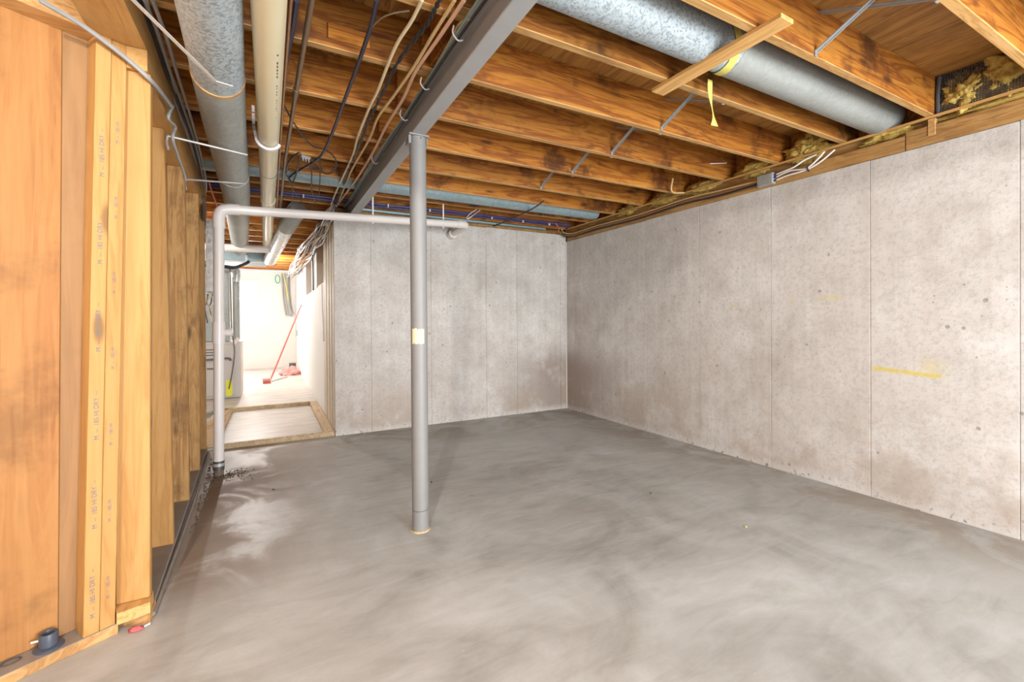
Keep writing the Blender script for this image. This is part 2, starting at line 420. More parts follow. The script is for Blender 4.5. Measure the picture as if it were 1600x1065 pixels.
# --- right wall: cast in form panels, joints recessed
wr = slab('wall_right', (XR + 0.006, -3.2, 0.0), (XR + 0.2, YB + 0.2, 2.247), 'cwall')
def panel(parent, a, b, axis):
    """one form panel: slightly bevelled slab proud of the wall core"""
    o = boxo('form_panel', a, b, 'cwall', None, 0.002)
    o.parent = parent; o.location = Vector(o.location) - Vector(parent.location)
    return o
ys = [-3.2, -2.555, -1.882, -1.21, -0.536, 0.137, 0.81, 1.489, 2.163, 2.842, 3.513, 4.162, 4.80, YB]
for i in range(len(ys) - 1):
    panel(wr, (XR, ys[i] + 0.0015, 0.0), (XR + 0.02, ys[i + 1] - 0.0015, 2.247 + random.uniform(-0.004, 0.004)), 1)
# --- back wall
wb = slab('wall_back', (XC, YB + 0.006, 0.0), (XR, YB + 0.21, 2.33), 'cwall')
xs = [XC, 0.971, 1.643, 2.342, 2.773, 3.44, XR]
for i in range(len(xs) - 1):
    panel(wb, (xs[i] + 0.0015 * (i > 0), YB, 0.0), (xs[i + 1] - 0.0015, YB + 0.02, 2.33 + random.uniform(-0.006, 0.004)), 0)
# caulk fin in the corner of the two walls
bm = bmesh.new(); tube(bm, [(XR - 0.004, YB - 0.004, 0.0), (XR - 0.003, YB - 0.003, 1.2), (XR - 0.004, YB - 0.004, 2.24)], 0.009, 6, 4)
o = mk('trim_1', bm, 'joint'); struct(o)

# --- corridor wall: concrete end, then a white wall with three openings over it
wc = struct(empty('wall_corridor'))
boxo('concrete_end', (XC - 0.001, YB + 0.012, 0.0), (XC + 0.09, 5.98, 2.33), 'cream_end', wc, 0.006)
for yv in (5.18, 5.40, 5.66):
    boxo('form_ridge', (XC - 0.008, yv - 0.012, 0.0), (XC + 0.02, yv + 0.012, 2.32), 'cream_end', wc, 0.003)
boxo('half_wall', (XC, 5.98, 0.0), (XC + 0.2, 12.5, 1.665), 'white', wc, 0.004)
for a, b in ((6.895, 7.745), (9.0, 9.57), (10.11, 12.5)):
    boxo('pier', (XC, a, 1.665), (XC + 0.2, b, 2.36), 'white', wc, 0.004)
for a, b, m in ((6.0, 6.895, 'stud_old'), (7.745, 9.0, 'dust_plate'), (9.57, 10.11, 'galv_dull')):
    boxo('opening_back', (XC + 0.13, a, 1.665), (XC + 0.16, b, 2.36), m, wc, 0.0)
boxo('opening_stud', (XC + 0.05, 5.975, 1.665), (XC + 0.13, 6.02, 2.36), 'stud_old', wc)
boxo('opening_sill', (XC + 0.01, 6.02, 1.665), (XC + 0.13, 6.895, 1.69), 'plate_y', wc)
slab('wall_far', (-2.5, 12.5, 0.0), (XC + 0.2, 12.7, 2.42), 'white')
slab('wall_outer', (-2.5, -3.2, 0.0), (-2.3, 12.5, 2.66), 'white')
# window in the far wall
wn = struct(empty('window_1'))
boxo('pane', (-0.64, 12.485, 1.73), (-0.25, 12.495, 2.16), 'pane', wn, 0.0)
for a, b in (((-0.67, 12.46, 1.70), (-0.64, 12.5, 2.19)), ((-0.25, 12.46, 1.70), (-0.22, 12.5, 2.19)),
             ((-0.64, 12.46, 1.70), (-0.25, 12.5, 1.73)), ((-0.64, 12.46, 2.16), (-0.25, 12.5, 2.19))):
    boxo('frame', a, b, 'white_plastic', wn)
# wall behind the photographer, its unseen patio door added for the daylight fill
wk = struct(empty('wall_rear'))
boxo('wall_piece', (-2.3, -3.35, 0.0), (0.55, -3.2, 2.66), 'cwall', wk, 0)
boxo('wall_piece', (3.25, -3.35, 0.0), (3.75, -3.2, 2.66), 'cwall', wk, 0)
boxo('lintel', (0.55, -3.35, 2.15), (3.25, -3.2, 2.66), 'cwall', wk, 0)
dr = struct(empty('added_door_1'))
for a, b in (((0.55, -3.3, 0), (0.62, -3.22, 2.15)), ((3.18, -3.3, 0), (3.25, -3.22, 2.15)), ((1.86, -3.3, 0.06), (1.94, -3.22, 2.09)),
             ((0.62, -3.3, 0), (3.18, -3.22, 0.06)), ((0.62, -3.3, 2.09), (3.18, -3.22, 2.15))):
    boxo('added_door_frame', a, b, 'white_plastic', dr)

# ================================================================== ceiling: subfloor sheets and joists
ce = struct(empty('ceiling'))
yv = -3.2; row = 0
while yv < 12.6:
    cuts = [-2.4, -0.6, 1.84, 3.76] if row % 2 else [-2.4, 0.62, 3.06, 3.76]
    for a, b in zip(cuts, cuts[1:]):
        boxo('subfloor_sheet', (a + 0.0015, yv + 0.0015, JT), (b - 0.0015, min(yv + 1.2185, 12.7), JT + 0.018), 'subfloor', ce, 0.002)
    yv += 1.22; row += 1
def joist_mesh(x0, x1):
    c = (x0 + x1) / 2; bm = bmesh.new()
    box(bm, (x0 - c, -0.021, JB), (x1 - c, 0.021, JT), 0.003)
    me = bpy.data.meshes.new('joist'); bmesh.ops.recalc_face_normals(bm, faces=bm.faces); bm.to_mesh(me); bm.free()
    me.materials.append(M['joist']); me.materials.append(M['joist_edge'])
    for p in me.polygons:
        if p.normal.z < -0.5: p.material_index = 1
    return me, c
jr, cr = joist_mesh(0.66, XR + 0.17); jl, cl = joist_mesh(-2.3, 0.83)
right_y = [0.72 - 0.465 * k for k in range(8, 0, -1)] + [0.719, 1.184, 1.649, 2.116, 2.596, 3.089, 3.58, 4.02, 4.50, 5.02]
for y in right_y: link('joist', jr, ce, (cr, y, 0))
left_y = [y + 0.046 for y in right_y[:-2]] + [4.55, 5.05] + [5.05 + 0.47 * k for k in range(1, 16)]
for y in left_y: link('joist', jl, ce, (cl, y, 0))
boxo('rim_joist', (XR + 0.17, -3.2, JB), (XR + 0.21, YB + 0.2, JT), 'joist', ce)
# blocking piece and scabbed cleat on the left joists
boxo('blocking', (0.695, 1.73, JB + 0.005), (0.735, 2.09, JT - 0.004), 'joist', ce)
boxo('cleat', (0.24, 2.128, JB + 0.035), (0.42, 2.141, JB + 0.10), 'joist', ce)

# sill on top of the right wall: face board, recessed plate, thin strip
sl = struct(empty('trim_2'))
boxo('face_board', (XR + 0.002, -3.2, 2.249), (XR + 0.042, 1.30, 2.363), 'sill', sl, 0.003)
boxo('face_board', (XR + 0.004, 1.304, 2.249), (XR + 0.044, YB - 0.02, 2.345), 'sill', sl, 0.003)
boxo('sill_plate', (XR + 0.06, -3.2, 2.249), (XR + 0.2, YB + 0.2, JB - 0.001), 'sill', sl, 0.002)
boxo('strip', (XR - 0.006, -3.2, JB - 0.016), (XR + 0.012, YB - 0.05, JB - 0.002), 'plate_y', sl, 0.001)
boxo('short_cleat', (XR - 0.002, 1.155, 2.30), (XR + 0.03, 1.19, 2.40), 'plate', sl, 0.002)
# plate and metal flashing on top of the back wall
sb = struct(empty('trim_3'))
boxo('sill_plate', (XC, YB + 0.10, 2.335), (XR, YB + 0.2, 2.40), 'sill', sb, 0.002)
boxo('rim_joist', (XC, YB + 0.205, 2.335), (XR + 0.2, YB + 0.245, JT), 'joist', sb, 0.002)
boxo('metal_flashing', (XC + 0.2, YB + 0.03, 2.385), (XR - 0.3, YB + 0.09, 2.41), 'galv_blue', sb, 0.002)

# ================================================================== left stud wall
wl = struct(empty('wall_left'))
def footed(name, x0, x1, y0, y1, z0, z1, mat, parent, lean=0.0):
    c = ((x0 + x1) / 2, (y0 + y1) / 2)
    bm = bmesh.new(); box(bm, (x0 - c[0], y0 - c[1], 0), (x1 - c[0], y1 - c[1], z1 - z0), 0.003)
    for v in bm.verts: v.co.x += lean * (v.co.z / (z1 - z0))
    return mk(name, bm, mat, parent, (c[0], c[1], z0))
footed('stud', -0.538, -0.432, 2.29, 2.332, 0.088, 2.20, 'stud', wl, 0.02)
footed('stud', -0.545, -0.446, 2.893, 2.935, 0.043, 2.20, 'stud', wl, -0.022)
footed('stud', -0.555, -0.462, 3.553, 3.595, 0.043, 2.20, 'stud_old', wl, -0.008)
footed('stud', -0.575, -0.483, 4.236, 4.278, 0.043, 2.20, 'stud_old', wl, 0.01)
footed('stud', -0.60, -0.508, 4.907, 4.949, 0.043, 2.20, 'stud_old', wl, 0.0)
bm = bmesh.new(); prism(bm, [(-0.535, 2.36), (-0.430, 2.36), (-0.508, 4.98), (-0.613, 4.98)], 0.0, 0.043)
mk('bottom_plate', bm, 'dust_plate', wl)
bm = bmesh.new(); prism(bm, [(-0.512, 2.285), (-0.425, 2.262), (-0.425, 2.36), (-0.54, 2.36), (-0.54, 2.31)], 0.0, 0.040)
mk('plate_offcut', bm, 'plate', wl)
bm = bmesh.new(); prism(bm, [(-0.520, 2.225), (-0.424, 2.255), (-0.43, 2.345), (-0.54, 2.345), (-0.54, 2.29)], 0.042, 0.086)
mk('plate_block', bm, 'board', wl)
bm = bmesh.new(); prism(bm, [(-0.520, 2.27), (-0.418, 2.27), (-0.50, 4.98), (-0.605, 4.98)], 2.201, 2.285)
mk('top_plate', bm, 'stud_y', wl)
bm = bmesh.new(); prism(bm, [(-0.56, 0.9), (-0.425, 0.9), (-0.42, 2.30), (-0.50, 4.98), (-0.62, 4.98)], 2.287, JB - 0.001)
mk('header', bm, 'stud_y', wl)
bm = bmesh.new(); prism(bm, [(-0.57, 2.40), (-0.555, 2.40), (-0.63, 4.98), (-0.645, 4.98)], 0.0, 2.42)
mk('sheathing', bm, 'stud_old', wl)
# baseboard sized gap strip along the plate edge
tubeo('edge_strip', [(-0.424, 2.30, 0.012), (-0.435, 3.2, 0.012), (-0.455, 4.0, 0.012), (-0.49, 4.9, 0.012)], 0.009, 'dust_plate', wl, 6, 3)

# ================================================================== angled plywood wall
wf = struct(empty('wall_front_left'))
Q = Vector((-0.608, 2.195)); dd = Vector((cos(radians(30)), sin(radians(30)))); nn = Vector((-dd.y, dd.x))
def sq(s, n): p = Q + dd * s + nn * n; return (p.x, p.y)
def aprism(name, s0, s1, n0, n1, z0, z1, mat, leans=0.0):
    o = Vector(sq((s0 + s1) / 2, (n0 + n1) / 2)); bm = bmesh.new()
    prism(bm, [(Vector(sq(s, n)) - o)[:] for s, n in ((s0, n0), (s1, n0), (s1, n1), (s0, n1))], 0, z1 - z0)
    es = list(bm.edges); bmesh.ops.bevel(bm, geom=es, offset=0.002, segments=1, affect='EDGES')
    for v in bm.verts: 
        k = leans * v.co.z / (z1 - z0); v.co.x += dd.x * k; v.co.y += dd.y * k
    return mk(name, bm, mat, wf, (o.x, o.y, z0))
bp = aprism('bottom_plate', -1.6, 0.10, -0.003, 0.10, 0.0, 0.040, 'plate')
bp.data.materials.append(M['dust_plate'])       # dust lies on its top
for p in bp.data.polygons:
    if p.normal.z > 0.5: p.material_index = 1
sA = aprism('stud', 0.0, 0.0455, 0.0, 0.086, 0.040, 2.285, 'stud', 0.056)
sB = aprism('stud', 0.0465, 0.092, 0.0, 0.086, 0.040, 2.285, 'stud', 0.056)
aprism('plywood_sheet', -1.6, -0.046, 0.087, 0.105, 0.041, 2.30, 'ply', 0.03)
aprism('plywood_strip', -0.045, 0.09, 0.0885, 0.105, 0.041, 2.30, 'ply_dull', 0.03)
aprism('top_plate', -1.6, 0.10, 0.0, 0.10, 2.286, 2.37, 'plate')
# lumber grade stamps down the two stud faces
def text_mesh(body, size, mat):
    cu = bpy.data.curves.new('stamp', 'FONT'); cu.body = body; cu.size = size; cu.align_x = 'LEFT'; cu.extrude = 0.0
    o = bpy.data.objects.new('stamp', cu); COL.objects.link(o)
    dg = bpy.context.evaluated_depsgraph_get(); dg.update()
    me = bpy.data.meshes.new_from_object(o.evaluated_get(dg)); bpy.data.objects.remove(o)
    me.materials.clear(); me.materials.append(M[mat]); return me
st1 = text_mesh('M  --  185 HI DRY  --', 0.021, 'ink'); st2 = text_mesh('M  --  185 HI', 0.016, 'ink')
def stamp(me, s, z, par):
    p = sq(s + 0.056 * (z / 2.24), -0.0008)
    o = link('stamp', me, par)
    rot = Matrix(((0, -dd.x, nn.x * -1), (0, -dd.y, nn.y * -1), (1, 0, 0)))   # text runs upward, faces the room
    mw = rot.to_4x4(); mw.translation = Vector((p[0], p[1], z)) - Vector(par.location)
    o.matrix_local = mw
z = 0.10; i = 0
while z < 2.0:
    stamp(st1, 0.031, z, sA); z += 0.33
z = 0.15
while z < 2.0:
    stamp(st2, 0.073, z, sB); z += 0.29

# ================================================================== steel beam and post
be = thing('steel_beam', 'grey painted steel I-beam running under the joists over the post', 'beam')
boxo('bottom_flange', (0.712, -3.2, 2.250), (0.790, YB + 0.15, 2.260), 'beam', be, 0.003)
boxo('web', (0.746, -3.2, 2.260), (0.756, YB + 0.15, 2.408), 'beam', be, 0.001)
boxo('top_flange', (0.712, -3.2, 2.408), (0.790, YB + 0.15, 2.4195), 'beam', be, 0.003)
pc = (0.757, 2.512, 0.0)
po = thing('support_post', 'round grey steel support post standing under the beam', 'post')
bm = bmesh.new(); lathe(bm, [(0.047, 0.0), (0.047, 2.238), (0.045, 2.24)], 40)
mk('shaft', bm, 'post', po, pc)
bm = bmesh.new(); box(bm, (-0.062, -0.05, 2.24), (0.055, 0.05, 2.2495), 0.002); mk('cap_plate', bm, 'post', po, pc)
bm = bmesh.new(); box(bm, (-0.062, -0.035, 2.195), (-0.046, 0.03, 2.240), 0.003); mk('cap_lug', bm, 'post', po, pc)
bm = bmesh.new(); box(bm, (0.046, -0.02, 2.20), (0.052, 0.03, 2.24), 0.001); mk('cap_lug', bm, 'post', po, pc)
bm = bmesh.new(); lathe(bm, [(0.056, 0.0), (0.054, 0.006), (0.047, 0.008)], 32); mk('base_ring', bm, 'pale', po, pc)
bm = bmesh.new(); lathe(bm, [(0.0475, 0.118), (0.0478, 0.12), (0.0475, 0.122)], 40, cap=False); mk('sleeve_seam', bm, 'dark_steel', po, pc)
bm = bmesh.new(); lathe(bm, [(0.004, 0), (0.003, 0.002)], 10)
o = mk('bolt_hole', bm, 'black', po); o.rotation_euler = (radians(90), 0, radians(18)); o.location = (pc[0] - 0.012 + 0.016, pc[1] - 0.0465, 2.228)
# cream paint dab wrapped on the shaft
bm = bmesh.new(); random.seed(5); na = 12; rows = []
for j in range(9):
    zz = 1.068 + j * 0.0105; row = []
    for i in range(na + 1):
        a = radians(198 + 92 * i / na); e = 0.004 * noise.noise((i * 0.7, j * 0.7, 2))
        edge = (i in (0, na)) or (j in (0, 8))
        r = 0.0472 if edge else 0.0486
        row.append(bm.verts.new((r * cos(a + (0.1 * noise.noise((j, 0, 4)) if edge else 0)), r * sin(a + (0.1 * noise.noise((j, 0, 4)) if edge else 0)), zz + e * 2 + 0.016 * noise.noise((i * 0.9, j, 7)) * (j in (0, 8)))))
    rows.append(row)
for j in range(8):
    for i in range(na): bm.faces.new((rows[j][i], rows[j][i + 1], rows[j + 1][i + 1], rows[j + 1][i]))
mk('paint_dab', bm, 'cream_cable', po, pc, True)

# ================================================================== ducts and pipes
def duct(name, label, pts, r, mat, seams=(), seam_mat=None, k=1, cat='duct'):
    t = thing(name, label, cat)
    tubeo('pipe_wall', pts, r, mat, t, 36, k)
    for s in seams:
        i = int(s); f = s - i
        p = Vector(pts[i]).lerp(Vector(pts[i + 1]), f); d = (Vector(pts[i + 1]) - Vector(pts[i])).normalized()
        tubeo('seam_ring', [p - d * 0.012, p - d * 0.006, p + d * 0.006, p + d * 0.012], lambda q: r + (0.004 if 0.2 < q < 0.8 else 0.001), seam_mat or mat, t, 36, 1)
    return t
d1 = duct('round_duct', 'large spangled galvanised round duct between joists at upper right', [(0.80, 1.425, 2.515), (1.98, 1.43, 2.515), (3.60, 1.435, 2.515)], 0.105, 'galv')
tubeo('inner_pipe', [(1.99, 1.43, 2.515), (3.61, 1.435, 2.515)], 0.107, 'galv_dull', d1, 36, 1)
d2 = duct('round_duct', 'grey galvanised main duct hung beside the left stud wall', [(-0.15, 0.2, 2.275), (-0.165, 1.75, 2.268), (-0.20, 2.9, 2.262), (-0.225, 4.3, 2.255), (-0.35, 7.5, 2.25)], 0.098, 'galv', (), None)
tubeo('far_section', [(-0.183, 2.30, 2.265), (-0.20, 2.9, 2.262), (-0.225, 4.3, 2.255), (-0.35, 7.5, 2.25)], 0.1, 'galv_dull', d2, 36, 1)
tubeo('mastic_ring', [(-0.182, 2.29, 2.265), (-0.183, 2.308, 2.265)], 0.102, 'plate', d2, 36, 1)
for a in ((-0.215, 3.75), (-0.26, 5.2), (-0.31, 6.5)):
    tubeo('joint_ring', [(a[0], a[1], 2.2565), (a[0] - 0.001, a[1] + 0.02, 2.2565)], 0.1025, 'galv_dull', d2, 36, 1)
d3 = duct('branch_duct', 'silver branch duct dropping from the corridor ceiling to the furnace plenum', [(0.19, 5.55, 2.27), (0.12, 6.4, 2.20), (0.02, 7.75, 2.13)], 0.088, 'galv_bright')
tubeo('elbow_collar', [(0.30, 5.25, 2.40), (0.245, 5.32, 2.34), (0.215, 5.42, 2.295), (0.185, 5.62, 2.262)], 0.096, 'galv_dull', d3, 32, 4)
d4 = duct('joist_bay_duct', 'bluish galvanised duct lying in the joist bay before the back wall', [(-0.45, 4.215, 2.485), (3.42, 4.215, 2.485)], 0.1, 'galv_blue')
for xx in (0.95, 2.05, 2.52): tubeo('seam_ring', [(xx, 4.215, 2.485), (xx + 0.02, 4.215, 2.485)], 0.103, 'galv_dull', d4, 32, 1)
# loose yellow tape wrapped on the right duct, its tail hanging
tp = thing('caution_tape', 'yellow plastic tape wrapped round the duct with a hanging tail', 'tape')
bm = bmesh.new(); rows = []
for j in range(3):
    row = []
    for i in range(25):
        a = radians(150 + 250 * i / 24); r = 0.110 + 0.004 * noise.noise((i * 0.8, j, 1))
        row.append(bm.verts.new((1.965 + (j - 1) * 0.025 + 0.05 * (a - 4.7) * 0.6 + 0.006 * noise.noise((i * 0.5, 3, j)), 1.43 + r * cos(a), 2.515 + r * sin(a))))
    rows.append(row)
for j in range(2):
    for i in range(24): bm.faces.new((rows[j][i], rows[j][i + 1], rows[j + 1][i + 1], rows[j + 1][i]))
mk('wrap', bm, 'tape', tp, None, True)
bm = bmesh.new(); L = []
for i in range(12):
    q = i / 11; w = 0.017 * (1 - 0.45 * sin(q * 2.6)) + (0.012 * max(0, q - 0.8) * 5)
    c = Vector((2.01 + 0.025 * q, 1.545 + 0.006 * sin(q * 5), 2.43 - 0.235 * q))
    L.append((bm.verts.new(c + Vector((-w, 0.004 * sin(q * 7), 0))), bm.verts.new(c + Vector((w, -0.004 * sin(q * 7), 0)))))
for a, b in zip(L, L[1:]): bm.faces.new((a[0], a[1], b[1], b[0]))
o = mk('tail', bm, 'tape', tp, None, True); md = o.modifiers.new('thick', 'SOLIDIFY'); md.thickness = 0.0015

# cream drain pipe with its saddle hanger
pp = thing('drain_pipe', 'cream plastic drain pipe hung under joists beside the grey duct', 'pipe')
tubeo('pipe_wall', [(0.009, 0.2, 2.262), (0.009, 2.6, 2.252), (0.003, 4.6, 2.245), (-0.004, 6.7, 2.235)], 0.054, 'pvc_cream', pp, 32, 1)
tubeo('coupling', [(0.004, 4.35, 2.246), (0.003, 4.62, 2.245)], 0.0585, 'pvc_cream', pp, 32, 1)
tubeo('coupling', [(0.009, 1.20, 2.257), (0.009, 1.56, 2.256)], 0.0575, 'pvc_cream', pp, 32, 1)
tubeo('end_elbow', [(-0.004, 6.62, 2.235), (-0.004, 6.74, 2.232), (-0.004, 6.80, 2.20), (-0.004, 6.80, 2.155)], 0.058, 'pvc_white', pp, 28, 4)
tubeo('tie_band', [(0.008, 3.55, 2.249), (0.008, 3.56, 2.249)], 0.0555, 'dark_steel', pp, 32, 1)
bm = bmesh.new(); random.seed(2)
for i in range(26):     # rows of small black factory print
    y = 1.86 + i * 0.028
    if random.random() < 0.75: box(bm, (0.034, y, 2.2078), (0.041, y + random.uniform(0.008, 0.02), 2.2105))
mk('print_marks', bm, 'dark_steel', pp)['kind'] = 'stuff'
hg = thing('pipe_hanger', 'white plastic hook hanger cradling the cream drain pipe', 'hanger')
hp = [(-0.068, 2.93, 2.418), (-0.066, 2.93, 2.31)] + [(0.008 - 0.064 * cos(a), 2.93, 2.25 - 0.064 * sin(a)) for a in [radians(k) for k in range(0, 171, 19)]]
bm = bmesh.new(); P = catmull(hp, 3)
for a, b in zip(P, P[1:]): bar(bm, a, b + (b - a) * 0.15, 0.026, 0.014, (0, 0, 1) if abs((b - a).normalized().z) < 0.9 else (1, 0, 0))
mk('strap', bm, 'white_plastic', hg)

# white drain: riser, elbow, long run, elbow into the back wall
wp = thing('vent_pipe', 'white plastic pipe rising from the floor and crossing to back wall', 'pipe')
tubeo('riser', [(-0.352, 4.17, 0.09), (-0.335, 4.17, 2.0)], 0.036, 'pvc_white', wp, 28, 1)
tubeo('elbow', [(-0.335, 4.17, 1.93), (-0.335, 4.17, 2.02), (-0.315, 4.175, 2.07), (-0.265, 4.18, 2.087), (-0.20, 4.19, 2.092)], 0.043, 'pvc_white', wp, 28, 5)
tubeo('long_run', [(-0.22, 4.19, 2.090), (1.86, 4.52, 2.235)], 0.037, 'pvc_white', wp, 28, 1)
tubeo('wall_elbow', [(1.78, 4.507, 2.23), (1.87, 4.53, 2.236), (1.902, 4.58, 2.232), (1.90, 4.66, 2.225)], 0.043, 'pvc_white', wp, 28, 5)
tubeo('wall_stub', [(1.90, 4.62, 2.229), (1.885, 4.965, 2.195)], 0.037, 'pvc_white', wp, 28, 1)
tubeo('wall_collar', [(1.888, 4.88, 2.203), (1.885, 4.958, 2.195)], 0.052, 'pvc_white', wp, 28, 1)
tubeo('tee_hub', [(-0.345, 4.17, 1.03), (-0.343, 4.17, 1.20)], 0.043, 'pvc_white', wp, 28, 1)
tubeo('tee_branch', [(-0.344, 4.17, 1.115), (-0.275, 4.165, 1.115)], 0.027, 'pvc_white', wp, 24, 1)
tubeo('branch_cap', [(-0.285, 4.166, 1.115), (-0.255, 4.164, 1.115)], 0.03, 'pvc_white', wp, 24, 1)
o = tubeo('base_coupling', [(-0.353, 4.17, 0.045), (-0.352, 4.17, 0.115)], 0.039, 'dark_steel', wp, 28, 1); o['label'] = 'dark rubber coupling with a steel band'
tubeo('clamp_band', [(-0.3525, 4.17, 0.075), (-0.3523, 4.17, 0.098)], 0.0405, 'bright_steel', wp, 28, 1)
tubeo('base_stub', [(-0.353, 4.17, 0.0), (-0.353, 4.17, 0.05)], 0.034, 'dirt', wp, 20, 1)
for x, y, zt in ((0.875, 4.36, 2.168), (1.62, 4.482, 2.218)):
    h = tag(tubeo('hanger_strap', [(x, y, zt - 0.05), (x, y, JB - 0.002)], 0.008, 'white_plastic', None, 8, 1),
            'white strap holding the pipe run %s' % ('just right of the steel beam' if x < 1 else 'near its wall elbow'), 'strap')
# pipes under the left joists
tp_ = thing('iron_pipe', 'brown iron gas pipe under the joists right of cream pipe', 'pipe')
tubeo('pipe_wall', [(0.165, 0.9, 2.385), (0.149, 1.81, 2.385), (0.133, 2.58, 2.385), (0.116, 3.69, 2.385), (0.117, 5.6, 2.385)], 0.0115, 'steel_pipe', tp_, 12, 1)
tubeo('coupling', [(0.1335, 2.54, 2.385), (0.132, 2.62, 2.385)], 0.0155, 'steel_pipe', tp_, 12, 1)
tag(tubeo('copper_pipe', [(0.085, 0.9, 2.36), (0.079, 1.81, 2.36), (0.076, 2.51, 2.36), (0.076, 3.37, 2.36), (0.082, 5.3, 2.36)], 0.0075, 'copper', None, 10, 3),
    'thin copper pipe running right against the cream drain pipe', 'pipe')
# blue plastic water lines in the last joist bay
for nm, pts, zz, lb in (('water_line', [(-0.9, 4.72), (0.45, 4.715), (1.11, 4.75), (1.75, 4.70), (2.6, 4.69), (3.38, 4.66)], 2.408, 'dark blue water line nearer the viewer before the back wall'),
                        ('water_line', [(-0.9, 4.78), (0.45, 4.79), (1.13, 4.83), (1.78, 4.78), (2.6, 4.77), (3.42, 4.76)], 2.402, 'dark blue water line closer to the back wall')):
    tag(tubeo(nm, [(x, y, zz) for x, y in pts], 0.011, 'navy', None, 10, 5), lb, 'pipe', 'blue water lines')
for i, x in enumerate((0.30, 1.10, 1.55, 2.30, 2.72, 3.10)):
    bm = bmesh.new(); box(bm, (-0.006, -0.014, 0), (0.006, 0.014, 0.034), 0.003)
    tag(mk('pipe_clip', bm, 'white_plastic', None, (x, 4.715, 2.378)), 'small white clip on the blue water lines, %s from the left' % ('first', 'second', 'third', 'fourth', 'fifth', 'sixth')[i], 'clip', 'clips on the water lines')

